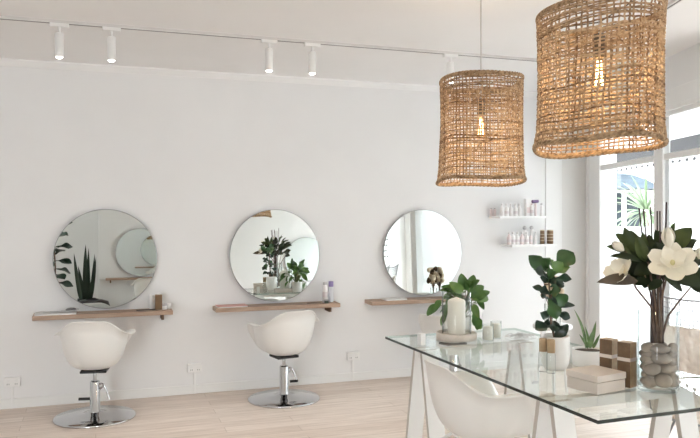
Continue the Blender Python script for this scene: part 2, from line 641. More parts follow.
def floor_pt(px, py):
    p = on_z(px, py, 0)
    return V((p.x, p.y, 0))


make_salon_chair(floor_pt(95, 417.3), math.radians(-10), 'white shell salon chair in front of the leftmost round mirror', math.radians(-12), PI + .2)
make_salon_chair(floor_pt(284, 399), math.radians(12), 'white shell salon chair in front of the middle round mirror', math.radians(-10))
make_salon_chair(floor_pt(453, 383), math.radians(18), 'white shell salon chair half hidden behind the candle and the glass table', math.radians(10))

# ------------------------------------------------------------------ stations
MZ, MR = 1.138, .394


def make_mirror(X, Y, face, label, tilt=2.0, yaw=0):
    t = thing('round_mirror', (X, Y, MZ), label, 'mirror', 'round frameless wall mirrors', rot=(math.radians(tilt) * face, 0, yaw + (PI if face < 0 else 0)))
    # local -y is the front
    M = Matrix.Rotation(PI / 2, 4, 'X')
    MB().lathe([(.0001, .010), (MR - .004, .010), (MR - .004, .0)], 96, M=M).build('mirror_glass', mirror_m, t, smooth=False)
    MB().lathe([(MR - .004, .0102), (MR, .0095), (MR + .001, .0), (MR + .001, -.012), (.0001, -.012)], 96, M=M).build('rim', mirror_edge_m, t)
    return t


TL = -1.5
for px, lab in ((106.0, 'leftmost of the three round wall mirrors, dark plants reflected in it'),
                (275.3, 'middle round wall mirror, magnolia and woven shade reflected in it'),
                (423.0, 'rightmost round wall mirror, bright shop window reflected in it')):
    X = on_y(px, 255, WY - .03).x
    make_mirror(X, WY - .03, 1, lab, -1.3 if px < 200 else -2.1)

SHD, SHT, SHZ = .19, .034, .724
shelfX = []


def make_shelf(x0, x1, label, wy=WY, face=1):
    t = thing('wall_shelf', ((x0 + x1) / 2, wy, SHZ), label, 'shelf', 'oak station shelves', rz=0 if face > 0 else PI)
    h = (x1 - x0) / 2
    MB().box((-h, -SHD, -SHT), (h, 0, 0)).build('shelf_board', wood_m, t, bevel=.003)
    bx = h - .075
    MB().box((bx - .010, -.14, -SHT - .045), (bx + .010, 0, -SHT)).build('bracket', dkwood_m, t, bevel=.002)
    return t


for a, b, lab in ((32, 173, 'oak wall shelf under the leftmost round mirror'),
                  (216, 340.5, 'oak wall shelf under the middle round mirror'),
                  (372, None, 'oak wall shelf under the rightmost round mirror, its right end behind the plant')):
    x0 = on_y(a, 318, WY - SHD).x
    x1 = on_y(b, 312, WY - SHD).x if b else x0 + 1.03
    shelfX.append((x0, x1))
    make_shelf(x0, x1, lab)


def on_shelf(px, back=.1):
    y = WY - back
    return V((on_y(px, 300, y).x, y, SHZ))


def bottle(name, loc, r, h, label, cat, mats, neck=.35, neckh=.25, capr=.4, caph=.15, group=None, lab=None, rz=0):
    t = thing(name, loc, label, cat, group, rz)
    hb = h * (1 - neckh - caph)
    MB().lathe([(.0001, 0), (r * .95, 0), (r, r * .1), (r, hb - r * .3), (r * .85, hb), (r * neck, hb + h * neckh * .5), (r * neck, hb + h * neckh), (.0001, hb + h * neckh)], 16).build('body', mats[0], t)
    MB().cyl((0, 0, hb + h * neckh), r * capr, h * caph, 12).build('cap', mats[1], t)
    if lab:
        MB().lathe([(r * 1.01, hb * .3), (r * 1.01, hb * .62)], 16).build('label', lab, t)
    return t


def flat_pages(name, c, sx, sy, h, m, label, cat, rz=0, sheets=3):
    t = thing(name, c, label, cat, rz=rz)
    MB().box((-sx / 2, -sy / 2, h * .75), (sx / 2, sy / 2, h)).build('cover', m, t)
    MB().box((-sx / 2 + .002, -sy / 2 + .002, 0), (sx / 2 - .003, sy / 2 - .002, h * .75)).build('pages', white_m, t)
    return t


# station 1
p = on_shelf(56, .10)
flat_pages('magazine', p, .30, .15, .012, page_m, 'grey covered magazine lying on the leftmost oak shelf', 'magazine')
t = thing('scissors', on_shelf(64, .10) + V((0, 0, .0125)), 'silver hair scissors lying across the magazine on the leftmost shelf', 'scissors', rz=.15)
MB().leaf((-.015, -.005, .007), (-.15, .012, .006), .016, (0, 0, 1), 0, 0, 'blade').build('blade', steel_m, t, solid=.002)
MB().leaf((-.015, .006, .009), (-.15, -.012, .010), .016, (0, 0, 1), 0, 0, 'blade').build('blade', steel_m, t, solid=.002)
for s in (-1, 1):
    ring = [(.055 + .024 * math.cos(q), s * .02 + .015 * math.sin(q), .008 + (s > 0) * .002) for q in [i * PI / 8 for i in range(16)]]
    MB().tube(ring, .004, 6, closed=True).tube([(-.02, -s * .004, .008), (.033, s * .016, .008)], .004, 6).build('handle', steel_m, t)
t = thing('hair_clipper', on_shelf(71, .075), 'dark grey hair clipper at the right end of the leftmost magazine', 'clipper', rz=.3)
MB().blob((0, 0, .027), (.042, .018, .015), 16, 8).build('body', mat('clipper_grey', (.16, .15, .15), .4), t)
MB().box((.036, -.014, .02), (.058, .014, .034)).build('blade_head', steel_m, t, bevel=.002)
t = thing('comb', on_shelf(146, .1), 'thin dark comb lying beside the brown bottle on the leftmost shelf', 'comb', rz=.1)
m = MB().box((-.075, .008, 0), (.075, .016, .005))
for i in range(25):
    m.box((-.073 + i * .006, -.016, 0), (-.070 + i * .006, .008, .004))
m.build('teeth', ink_m, t)
t = thing('spray_bottle', on_shelf(158.5, .09), 'tall square brown bottle on the right end of the leftmost shelf', 'bottle')
MB().box((-.027, -.022, 0), (.027, .022, .120)).build('body', brown_can_m, t, bevel=.004)
MB().box((-.016, -.016, .120), (.016, .016, .132)).build('cap', white_m, t, bevel=.004)
t = thing('clear_bottle', on_shelf(152, .06), 'pale translucent bottle behind the brown bottle on the leftmost shelf', 'bottle')
MB().cyl((0, 0, 0), .02, .115, 20).build('body', ceramic_m, t)
t = thing('jar', on_shelf(164.5, .10), 'small grey lidded jar right of the brown bottle', 'jar')
MB().cyl((0, 0, 0), .019, .03, 20).build('body', bottle_m, t)
MB().cyl((0, 0, .03), .02, .016, 20).build('lid', cap_m, t)
t = thing('candle_cup', on_shelf(169, .09), 'small pale cup at the right end of the leftmost shelf', 'cup')
MB().lathe([(.0001, 0), (.014, 0), (.017, .045), (.015, .045), (.013, .006), (.0001, .006)], 20).build('body', ceramic_m, t)
# station 2
flat_pages('magazine', on_shelf(231.5, .10), .25, .14, .010, pink_m, 'pink covered magazine lying on the middle oak shelf', 'magazine')
t = thing('comb', on_shelf(314, .12), 'thin dark brown comb lying left of the spray cans on the middle shelf', 'comb', rz=-.15)
m = MB().box((-.06, .008, 0), (.06, .016, .005))
for i in range(20):
    m.box((-.058 + i * .006, -.016, 0), (-.055 + i * .006, .008, .004))
m.build('teeth', dkwood_m, t)
bottle('spray_can', on_shelf(325, .09), .023, .175, 'white spray can left of the purple capped can', 'spray can', (bottle_m, cap_m), .8, .03, .8, .12, lab=label_m)
t = thing('spray_can', on_shelf(331, .08), 'white spray can with a purple cap on the middle shelf', 'spray can')
MB().lathe([(.0001, 0), (.021, 0), (.0225, .004), (.0225, .128), (.019, .136), (.0001, .136)], 24).build('body', mat('lilac_can', (.70, .72, .76), .35), t)
MB().cyl((0, 0, .134), .0215, .046, 20).build('cap', purple_m, t)
t = thing('jar', on_shelf(326.5, .145), 'small dark green jar in front of the spray cans', 'jar')
MB().cyl((0, 0, 0), .019, .022, 20).build('body', mat('green_jar', (.05, .07, .05), .4), t)
MB().cyl((0, 0, .022), .0195, .012, 20).build('lid', cap_m, t)
# station 3
flat_pages('magazine', on_shelf(394, .10), .20, .14, .012, page_m, 'grey covered magazine lying on the rightmost oak shelf', 'magazine')

# outlets
for px, py, lab in ((12.5, 381.5, 'white double power point near the left edge of the picture'),
                    (194.5, 367.5, 'white double power point between the left and middle chairs'),
                    (352.5, 355.5, 'white double power point right of the middle chair')):
    p = on_y(px, py, WY)
    t = thing('power_outlet', p, lab, 'power outlet', 'power points low on the back wall')
    MB().box((-.058, -.03, -.036), (.058, 0, .036)).build('plate', white_m, t, bevel=.004)
    for s in (-1, 1):
        MB().box((s * .028 - .011, -.036, .004), (s * .028 + .011, -.03, .02)).build('switch', trim_m, t, bevel=.001)
        MB().box((s * .028 - .008, -.0306, -.02), (s * .028 - .005, -.0295, -.008)).box((s * .028 + .005, -.0306, -.02), (s * .028 + .008, -.0295, -.008)).build('socket', ink_m, t)
    MB().box((-.009, -.016, -p.z + .0), (.009, 0, -.036)).build('conduit', white_m, t, bevel=.002)

# ------------------------------------------------------------------ product shelves on the back wall, right
SZ = []
for i, (a, b, py, lab) in enumerate(((500, 546, 217.0, 'upper short white wall shelf crowded with white bottles'),
                                     (512, 557.5, 245.6, 'lower short white wall shelf holding bottles and brown canisters'))):
    YS = WY - .20
    x0, x1 = on_y(a, py, YS).x, on_y(b, py, YS).x
    z = on_y(520, py - .9, YS).z
    t = thing('product_shelf', ((x0 + x1) / 2, WY, z), lab, 'shelf', 'white product shelves')
    h = (x1 - x0) / 2
    MB().box((-h, -.20, -.022), (h, 0 if i == 0 else -.0, 0)).build('shelf_board', white_m, t, bevel=.002)
    if i == 0:
        t.children[0].name = 'shelf_board'
    SZ.append((x0, x1, z))


def prod(px, lev, back):
    return V((on_y(px, 220, WY - back).x, WY - back, SZ[lev][2]))


n = 0
names = ['leftmost', 'second', 'third', 'fourth', 'fifth', 'sixth']
for i, px in enumerate((502, 506.5, 511, 515.5, 519.5)):
    bottle('shampoo_bottle', prod(px, 0, .15), .0215, .118, names[i] + ' white bottle from the left on the upper white shelf', 'bottle', (bottle_m, bottle_m), .4, .2, .55, .16, 'white bottles on the upper shelf', label_m if i % 2 else None)
for i, px in enumerate((491.3, 494.8)):
    bottle('cream_tube', prod(px, 0, .06), .014, .075, ('pale pink tube nearest the left end of the upper white shelf', 'pale pink tube just left of the white bottles on the upper shelf')[i], 'tube', (pinkb_m, cap_m), .6, .1, .6, .1, 'pink tubes on the upper shelf')
t = thing('product_carton', prod(527.5, 0, .12), 'tall pink and white carton on the upper white shelf', 'carton')
MB().box((-.026, -.02, 0), (.026, .02, .165)).build('carton_body', bottle_m, t, bevel=.001)
MB().box((-.022, -.0206, .03), (.022, -.02, .085)).build('printed_panel', pinkb_m, t)
bottle('shampoo_bottle', prod(532, 0, .15), .017, .12, 'white bottle with grey print right of the tall carton', 'bottle', (bottle_m, pinkb_m), .5, .1, .6, .12, lab=label_m)
t = thing('hair_brush', prod(535.5, 0, .10), 'pale handled round brush with a dark purple head on the upper shelf', 'brush')
MB().cyl((0, 0, 0), .012, .125, 12).build('handle', pinkb_m, t)
MB().tube([(-.035, 0, .138), (.03, 0, .142)], [.017, .014], 12).build('brush_head', dkpurple_m, t)
bottle('shampoo_bottle', prod(541.5, 0, .12), .017, .125, 'slim white bottle at the right end of the upper white shelf', 'bottle', (bottle_m, cap_m), .5, .1, .6, .14)
for i, px in enumerate((509, 513, 517.5, 522, 526.5)):
    bottle('conditioner_bottle', prod(px, 1, .15), .0215, .120, names[i] + ' bottle from the left on the lower white shelf', 'bottle', (bottle_m if i % 3 else pinkb_m, bottle_m), .4, .2, .55, .16, 'bottles on the lower shelf', label_m)
for i, px in enumerate((524.5, 531.5)):
    t = thing('glass_dropper', prod(px, 1, .055), ('grey topped clear bottle in the back row of the lower shelf, left one', 'grey topped clear bottle in the back row of the lower shelf, right one')[i], 'bottle', 'clear bottles in the back row')
    MB().cyl((0, 0, 0), .017, .135, 14).build('body', bottle_m, t)
    MB().blob((0, 0, .155), (.02, .02, .02), 10, 6).build('cap', cap_m, t)
bottle('conditioner_bottle', prod(531, 1, .15), .016, .10, 'pink bottle left of the brown canisters on the lower shelf', 'bottle', (pinkb_m, bottle_m), .5, .12, .6, .14, lab=label_m)
bottle('conditioner_bottle', prod(535.8, 1, .15), .015, .125, 'tall white bottle beside the brown canisters on the lower shelf', 'bottle', (bottle_m, bottle_m), .4, .2, .5, .18)
for px, r, lab in ((542.3, .021, 'slim brown canister on the lower white shelf'), (550.0, .031, 'wide brown banded canister at the right end of the lower shelf')):
    t = thing('canister', prod(px, 1, .12), lab, 'canister')
    MB().cyl((0, 0, 0), r, .125, 24).build('body', brown_can_m, t)
    for z in (.03, .06, .09):
        MB().lathe([(r * 1.012, z), (r * 1.012, z + .006)], 24).build('band', gold_m, t)
    MB().cyl((0, 0, .125), r * .98, .010, 24).build('lid', gold_m, t)

# ------------------------------------------------------------------ ceiling track and spots
TY = on_y(350, 44, 1).z
TY = None
r = ray(350, 44)
TY = (CEIL - CAMZ) / r.z * r.y                # track distance
xk = on_y(574, 64, TY).x
t = thing('lighting_track', (0, TY, CEIL), 'long thin white lighting track running along the ceiling', 'lighting track')
MB().box((X0 + .3, -.017, -.018), (xk, .017, 0)).build('rail', track_m, t)
MB().box((X0 + .31, -.006, -.0186), (xk - .01, .006, -.018)).build('slot', trackslot_m, t)
pk = V((xk, TY, CEIL))
ln = 3.2
t = thing('lighting_track', pk + V((.03, -.03, 0)), 'white lighting track running above the shop window at top right', 'lighting track', rot=(0, 0, math.atan2(WD.y, WD.x)))
MB().box((0, -.017, -.018), (ln, .017, 0)).build('rail', track_m, t)
MB().box((.01, -.006, -.0186), (ln - .01, .006, -.018)).build('slot', trackslot_m, t)
spots = ((59.3, 'leftmost white tube spotlight on the ceiling track'), (111.5, 'second white tube spotlight from the left on the track'),
         (269, 'third white tube spotlight from the left on the track'), (312.2, 'fourth white tube spotlight from the left on the track'),
         (450.5, 'white tube spotlight on the track just above the smaller woven shade'))
for px, lab in spots:
    X = on_y(px, 40, TY).x
    t = thing('track_spotlight', (X, TY, CEIL - .018), lab, 'spotlight', 'white spotlights on the ceiling track')
    MB().box((-.055, -.018, -.022), (.055, .018, 0)).build('adaptor', white_m, t, bevel=.003)
    MB().cyl((0, 0, -.062), .007, .044, 12).build('stem', white_m, t)
    MB().lathe([(.018, -.205), (.0245, -.205), (.0255, -.203), (.0255, -.062), (.022, -.058), (.0001, -.058)], 24).build('can', white_m, t)
    MB().lathe([(.0001, -.2135), (.012, -.2125), (.0195, -.207), (.0205, -.2035)], 24).build('lens', lens_m, t)
    ld = bpy.data.lights.new('spot_lamp', 'SPOT')
    ld.energy = 14
    ld.color = (1, .94, .86)
    ld.spot_size = math.radians(75)
    ld.spot_blend = .9
    ld.shadow_soft_size = .03
    lo = bpy.data.objects.new('lamp', ld)
    COL.objects.link(lo)
    lo.parent = t
    lo.location = (0, 0, -.225)


# ------------------------------------------------------------------ woven pendants
def make_pendant(c, w, h, rt, label, roll, seed, lean=0):
    rr = random.Random(seed)
    t = thing('woven_pendant_lamp', c, label, 'pendant lamp', 'woven rope drum pendants')
    sh_ = thing('x', (0, 0, 0), '', '')
    for k in ('label', 'category'):
        del sh_[k]
    NV, NH = 70, 36
    rb = w / 2
    ph = [rr.uniform(0, 6.28) for _ in range(6)]

    def surf(q, u, off=0):
        # u: 0 bottom .. 1 top
        rad = rb + (rt - rb) * u - .004 * math.sin(PI * u) * (1 + .8 * math.sin(q + ph[0]))
        rad += .006 * math.sin(2 * q + ph[1] + 2 * u) + .004 * math.sin(5 * q + ph[2] + 3 * u)
        rad += .006 * max(0, 1 - u * 8)
        z = u * h + .006 * math.sin(3 * q + ph[3])
        x, y = (rad + off) * math.cos(q), (rad + off) * math.sin(q)
        z += roll[0] * (.25 + .75 * u) * (x * CS - y * SN) + roll[1] * (x * SN + y * CS)      # the basket hangs crooked
        return V((x + lean * (u - .5) * CS, y - lean * (u - .5) * SN, z))
    m = MB()
    for k in range(NV):
        q0 = 2 * PI * (k + rr.uniform(-.15, .15)) / NV
        a1, a2 = rr.uniform(0, 6), rr.uniform(0, 6)
        th = rr.uniform(.0026, .0037)
        pts = []
        n = 40
        for i in range(n + 1):
            u = i / n
            q = q0 + .014 * math.sin(5 * u + a1) + .008 * math.sin(17 * u + a2)
            pts.append(surf(q, u, .0028 * (1 if (i + k) % 2 else -1)))
        m.tube(pts, [th * rr.uniform(.85, 1.15) for _ in pts], 6, mi=rr.choice((0, 0, 1, 1, 2)), caps=False)
    for j in range(NH):
        u0 = (j + .5 + rr.uniform(-.18, .18)) / NH
        a1, a2 = rr.uniform(0, 6), rr.uniform(0, 6)
        th = rr.uniform(.0026, .0038)
        pts = []
        n = 152
        for i in range(n):
            q = 2 * PI * i / n
            u = u0 + .006 * math.sin(2 * q + a1) + .004 * math.sin(7 * q + a2)
            pts.append(surf(q, min(1, max(0, u)), .0030 * (1 if ((i // 2) + j) % 2 else -1)))
        m.tube(pts, [th * rr.uniform(.85, 1.15) for _ in pts], 6, mi=rr.choice((0, 0, 1, 1, 2)), closed=True)
    # denser band of extra strands near the top and loose diagonal strands
    for j in range(7):
        u0 = .84 + .16 * j / 7
        a1 = rr.uniform(0, 6)
        pts = [surf(2 * PI * i / 120, min(1, u0 + .010 * math.sin(3 * 2 * PI * i / 120 + a1)), .004) for i in range(120)]
        m.tube(pts, .0027, 5, closed=True)
    for j in range(10):
        q0, u0 = rr.uniform(0, 6.28), rr.uniform(.05, .6)
        dq, du = rr.uniform(-.5, .5), rr.uniform(.15, .4)
        pts = [surf(q0 + dq * i / 12 + .03 * math.sin(i), u0 + du * i / 12, .004) for i in range(13)]
        m.tube(pts, .0026, 5, caps=False)
    m.build('woven_shade', [rope_m, ropelt_m, ropebr_m], t)
    for u, nm in ((0.0, 'bottom_rim'), (1.0, 'top_rim')):
        m = MB()
        for s in range(3):
            pts = []
            for i in range(160):
                q = 2 * PI * i / 160
                tw = q * 22 + s * 2.09
                p = surf(q, u, .0045 * math.cos(tw))
                p.z += .0055 * math.sin(tw)
                pts.append(p)
            m.tube(pts, .0052, 6, closed=True)
        m.build(nm, ropedk_m, t)
    # frame spokes, socket, bulb, cord
    m = MB()
    zs = h * .93
    for k in range(3):
        q = 2 * PI * k / 3 + .4
        e = surf(q, .93)
        m.tube([(0, 0, zs), e], .0025, 6)
    m.build('frame_spokes', brass_m, t)
    MB().cyl((0, 0, h * .66), .021, .085, 20).build('socket', brass_m, t)
    MB().tube([(0, 0, h * .66 + .085), (0, 0, CEIL - c[2] - .02)], .0032, 8).build('cord', cord_m, t)
    MB().lathe([(.0001, -.022), (.045, -.022), (.05, -.018), (.05, 0), (.0001, 0)], 24, (0, 0, CEIL - c[2])).build('ceiling_rose', white_m, t)
    b = MB().lathe([(.012, h * .66), (.016, h * .63), (.030, h * .55), (.032, h * .50), (.026, h * .45), (.010, h * .425), (.0001, h * .423)], 20).build('bulb', bulbglass_m, t)
    fm = MB()
    for k in range(6):
        q = k * PI / 3
        fm.tube([(.006 * math.cos(q), .006 * math.sin(q), h * .64), (.013 * math.cos(q), .013 * math.sin(q), h * .46)], .0028, 5)
    fm.build('filament', bulb_m, b)
    ld = bpy.data.lights.new('bulb_lamp', 'POINT')
    ld.energy = 3
    ld.color = (1, .78, .52)
    ld.shadow_soft_size = .03
    lo = bpy.data.objects.new('lamp', ld)
    COL.objects.link(lo)
    lo.parent = t
    lo.location = (0, 0, h * .44)
    bpy.data.objects.remove(sh_)
    return t


d1 = 3.73
c = at(481, 181, d1)
make_pendant(c, 82.5 / F * d1, (181 - 82) / F * d1, 41.0 / F * d1, 'smaller looking woven rope pendant lamp above the candle end of the table', (.01, -.07), 3)
d2 = 2.6
c = at(599.2, 146, d2)
make_pendant(c, 121 / F * d2, (146 - 13) / F * d2, 61.5 / F * d2, 'larger looking woven rope pendant lamp cut by the top edge', (.065, -.07), 5, 4 / F * d2)

# ------------------------------------------------------------------ glass table
TZ, TT = .74, .014
cL = on_z(385.2, 336.5, TZ)
cN = on_z(598, 420.5, TZ)
ua = (cL - cN)
TLen = ua.length
ua.normalize()                     # along the long side, away from camera
ub = V((ua.y, -ua.x, 0))           # across, to the right
TW = .94
tang = math.atan2(ub.y, ub.x)
TM = Matrix.Translation(V((cN.x, cN.y, 0))) @ Matrix.Rotation(tang, 4, 'Z')   # local x across, local y along
t = thing('glass_table', (cN.x, cN.y, 0), 'long clear glass table with dark green edges on white trestle legs', 'table', rz=tang)
g = MB()
b0, b1 = .0, TLen
g.box((0, 0, TZ - TT), (TW, TLen, TZ))
g.mi = [0, 0, 1, 2, 2, 1]  # near edges darker than far ones, dark room's reflection put in the colour
g.build('tabletop', [table_glass_m, table_edge_m, table_edge2_m], t)
tz = TZ - TT


def trestle(y, x0, ln, nm='trestle'):
    top = MB()
    top.box((x0, y - .028, tz - .045), (x0 + ln, y + .028, tz))
    tr = top.build('trestle', [whitewood_m], t, bevel=.002)
    for xe in (x0 + .004, x0 + ln - .104):
        for s in (-1, 1):
            w = .10
            th = .026
            y1a, y1b = y + s * .028, y + s * (.028 + th)
            y0a, y0b = y + s * .172, y + s * (.172 + th)
            lo_, hi_ = (min(y0a, y0b), max(y0a, y0b)), (min(y1a, y1b), max(y1a, y1b))
            m = MB()
            m.hexa([(xe, lo_[0], 0), (xe + w, lo_[0], 0), (xe + w, lo_[1], 0), (xe, lo_[1], 0)],
                   [(xe, hi_[0], tz), (xe + w, hi_[0], tz), (xe + w, hi_[1], tz), (xe, hi_[1], tz)])
            m.mi = [1, 1, 0, 1, 0, 1]
            m.build('leg', [whitewood_m, edge_m], tr, bevel=.002)
    return tr


TMi = TM.inverted()


def tloc(px, py):
    return TMi @ on_z(px, py, tz)


yn = tloc(538, 400).y
yf = tloc(420, 349).y
trestle(yn, .03, .76)
trestle(yf, .03, .76)

# front chair at the table
p0 = V((1.79, 3.20, 0))
t = thing('dining_chair', p0, 'white moulded shell armchair tucked under the long side of the glass table', 'chair', rz=math.radians(-90))
s = make_shell(t)
s.location = (0, 0, .400)
for sx, sy in ((-1, -1), (1, -1), (-1, 1), (1, 1)):
    MB().tube([(sx * .10, sy * .10, .396), (sx * .15, sy * .14, .35), (sx * .23, sy * .22, 0)], [.008, .013, .009], 10).build('leg', whitewood_m, t)
MB().box((-.10, -.10, .388), (.10, .10, .400)).build('seat_mount', whitewood_m, t, bevel=.004)


# ------------------------------------------------------------------ things on the table
def onT(px, py):
    return on_z(px, py, TZ)


def vessel(mb, r, h, wall=.004, base=.008, n=40, r1=None):
    r1 = r1 or r
    return mb.lathe([(.0001, 0), (r * .97, 0), (r, .004), (r1, h - .001), (r1 - wall / 2, h), (r1 - wall, h - .001), (r - wall, base + .004), (r * .9 - wall, base), (.0001, base)], n)


# candle on stone dish under glass cylinder
pc = onT(456.5, 339.0)
k = (pc - V((0, 0, CAMZ))).dot(V((SN, CS, 0))) / F       # metres per pixel
o = MB().lathe([(.0001, 0), (19.0 * k, 0), (20.3 * k, .006), (20.3 * k, .040), (19.6 * k, .043), (17.8 * k, .043), (17.2 * k, .034), (.0001, .034)], 48).build('stone_tray', stone_dish_m, loc=pc)
tag(o, 'round beige stone tray under the big candle', 'tray')
pc2 = pc + V((0, 0, .0345))
o = MB().lathe([(.0001, 0), (8.6 * k, 0), (8.8 * k, .004), (8.8 * k, .195), (7.5 * k, .205), (3 * k, .214), (.0001, .222)], 36).build('pillar_candle', wax_m, loc=pc2)
tag(o, 'tall cream pillar candle inside the glass cylinder', 'candle')
m = MB().lathe([(14.6 * k, 0), (14.6 * k, .252), (14.3 * k, .254), (14.0 * k, .252), (14.0 * k, 0), (14.6 * k, 0)], 48)
o = m.build('hurricane_glass', glass_m, loc=pc2)
tag(o, 'open clear glass cylinder standing around the pillar candle', 'candle holder')

# small white candles in glasses
for px, py, h, lab in ((488, 340.5, .10, 'white candle in a clear glass right of the trailing plant, the front one'),
                       (496, 338.0, .105, 'white candle in a clear glass, the one behind and right')):
    t = thing('glass_candle', onT(px, py), lab, 'candle', 'white candles in clear glasses')
    vessel(MB(), .033, h, .002, .006, 28).build('glass_cup', glass_m, t)
    MB().lathe([(.0001, .0065), (.029, .0065), (.029, h * .82), (.026, h * .84), (.0001, h * .84)], 24).build('wax', wax_m, t)

t = thing('wire_ornament', onT(513, 338), 'low tangle of grey wire lying on the glass between candles and fig plant', 'ornament')
m = MB()
for i in range(14):
    x = R.uniform(-.10, .05)
    y = R.uniform(-.05, .05)
    a = R.uniform(-.5, .5)
    L = R.uniform(.05, .12)
    m.tube([(x, y, .004 + .002 * (i % 5)), (x + L * .5 * math.cos(a), y + L * .5 * math.sin(a), .018 + R.uniform(0, .015)), (x + L * math.cos(a), y + L * math.sin(a), .004 + .002 * (i % 4))], .0028, 6)
m.build('wires', steel_m, t)
t = thing('card_block', onT(421.5, 345), 'small white block standing near the far left corner of the glass table', 'block', rz=.2)
MB().box((-.018, -.018, 0), (.018, .018, .068)).build('body', white_m, t, bevel=.003)


# trailing plant behind the candle
def toCam(p):
    d = V((0, 0, CAMZ)) - V(p)
    return d.normalized()


pp = onT(463, 334.5)
dp = (pp - V((0, 0, CAMZ))).dot(V((SN, CS, 0)))
t = thing('potted_trailing_plant', pp, 'bushy green trailing plant in a pot behind the big candle', 'plant')
vessel(MB(), .052, .115, .005, .01, 32, .062).build('pot', ceramic_m, t)
MB().lathe([(.0001, .102), (.056, .102)], 24).build('soil', soil_m, t)
PL = [((462, 296), (441, 287), 14), ((463, 292), (449, 282), 12), ((466, 290), (461, 273), 15), ((468, 292), (474, 275), 13), ((470, 294), (488, 300), 17),
      ((468, 296), (484, 286), 15), ((473, 300), (490, 292), 12), ((462, 300), (452, 302), 12), ((438, 305), (427, 316), 11), ((440, 300), (434, 312), 8),
      ((474, 304), (479, 318), 10), ((477, 312), (474, 326), 10), ((480, 318), (477, 332), 10), ((480, 326), (481, 339), 9), ((478, 300), (484, 310), 8),
      ((446, 304), (446, 318), 8), ((445, 315), (441, 326), 7), ((456, 288), (447, 293), 12), ((470, 288), (466, 279), 11), ((464, 300), (470, 312), 10), ((472, 288), (480, 280), 10), ((452, 300), (446, 306), 9), ((458, 298), (455, 308), 9), ((468, 298), (470, 308), 8), ((476, 296), (487, 296), 11), ((452, 296), (443, 298), 9), ((455, 290), (440, 291), 9)]
m = MB()
st = MB()
for i, (a, b, w) in enumerate(PL):
    da = dp + R.uniform(-.05, .09)
    A, B = at(*a, da) - pp, at(*b, da + R.uniform(-.04, .04)) - pp
    A.z, B.z = max(A.z, .03), max(B.z, .025)
    nn = toCam(pp) + V((R.uniform(-.5, .5), R.uniform(-.3, .3), R.uniform(.1, .7)))
    m.leaf(A, B, w * .80 / F * dp, nn, .16, .22, 'heart', i % 3 == 1, .02, 12)
    st.tube([(0, 0, .10), (A * .5 + V((0, 0, .08))), A], .0022, 5)
for i in range(14):                          # foliage turned away from the viewer
    q = R.uniform(0, 2 * PI)
    A = V((.05 * math.cos(q), .05 * math.sin(q) + .03, R.uniform(.15, .27)))
    B = A + V((.07 * math.cos(q), .05 * math.sin(q) + .03, R.uniform(-.05, .04)))
    m.leaf(A, B, .05, (0, .3, 1), .14, .2, 'heart', 0)
    st.tube([(0, 0, .10), A], .002, 5)
m.build('foliage', [pothos_m, pothoslt_m], t)
st.build('stems', stem_m, t)
# fig
pf = onT(555, 369)
df = (pf - V((0, 0, CAMZ))).dot(V((SN, CS, 0)))
t = thing('potted_fig', pf, 'large leaved fig plant in a white round pot on the glass table', 'plant')
kf = df / F
MB().lathe([(.0001, 0), (10 * kf, 0), (13.5 * kf, .03), (14.5 * kf, .08), (14.0 * kf, .155), (13.6 * kf, .165), (12.8 * kf, .163), (12.8 * kf, .14), (.0001, .14)], 40).build('pot', ceramic_m, t)
MB().lathe([(.0001, .146), (12.7 * kf, .146)], 24).build('soil', soil_m, t)
FL = [((548, 272), (528, 255), 13, 0), ((552, 274), (574, 253), 19, 0), ((551, 277), (571, 268), 12, 1), ((548, 279), (533, 270), 13, 2), ((550, 280), (572, 280), 9, 2),
      ((549, 284), (557, 279), 12, 2), ((550, 296), (532, 287), 7, 2), ((549, 290), (566, 305), 13, 0), ((549, 298), (561, 310), 12, 2), ((547, 296), (556, 320), 13, 0),
      ((550, 312), (570, 318), 8, 2), ((551, 326), (535, 330), 14, 2), ((554, 324), (566, 336), 17, 2), ((553, 322), (553, 332), 10, 2), ((549, 300), (541, 298), 8, 2), ((552, 310), (575, 306), 7, 2), ((553, 285), (540, 277), 11, 2), ((550, 287), (564, 284), 12, 2), ((549, 294), (561, 291), 13, 0), ((551, 296), (539, 290), 11, 2), ((549, 302), (558, 300), 11, 2), ((551, 272), (540, 258), 11, 0), ((552, 276), (563, 262), 12, 1), ((550, 318), (540, 312), 9, 2), ((548, 282), (556, 270), 11, 0), ((553, 328), (543, 324), 11, 2), ((551, 330), (560, 325), 12, 2)]
m = MB()
for i, (a, b, w, mi) in enumerate(FL):
    da = df + R.uniform(-.04, .04)
    A, B = at(*a, da) - pf, at(*b, da + R.uniform(-.06, .02)) - pf
    nn = toCam(pf) + V((R.uniform(-.6, .6), R.uniform(-.3, .3), R.uniform(.2, 1.0)))
    m.leaf(A, B, w * kf * 1.15, nn, .14, .30, 'fig', mi, .05, 14)
for i in range(7):
    q = R.uniform(.2, PI - .2)
    z = R.uniform(.3, .52)
    A = V((0, 0, z))
    m.leaf(A, A + V((.11 * math.cos(q), .11 * math.sin(q), R.uniform(0, .06))), .075, (0, 0, 1), .1, .15, 'fig', i % 2, .035, 12)
m.build('foliage', [fig_m, fig2_m, figd_m], t)
MB().tube([(0, 0, .14), at(551, 322, df) - pf, at(550, 300, df) - pf, at(549, 283, df) - pf, at(550, 272, df) - pf], [.006, .006, .005, .004, .003], 8).build('trunk', bark_m, t)

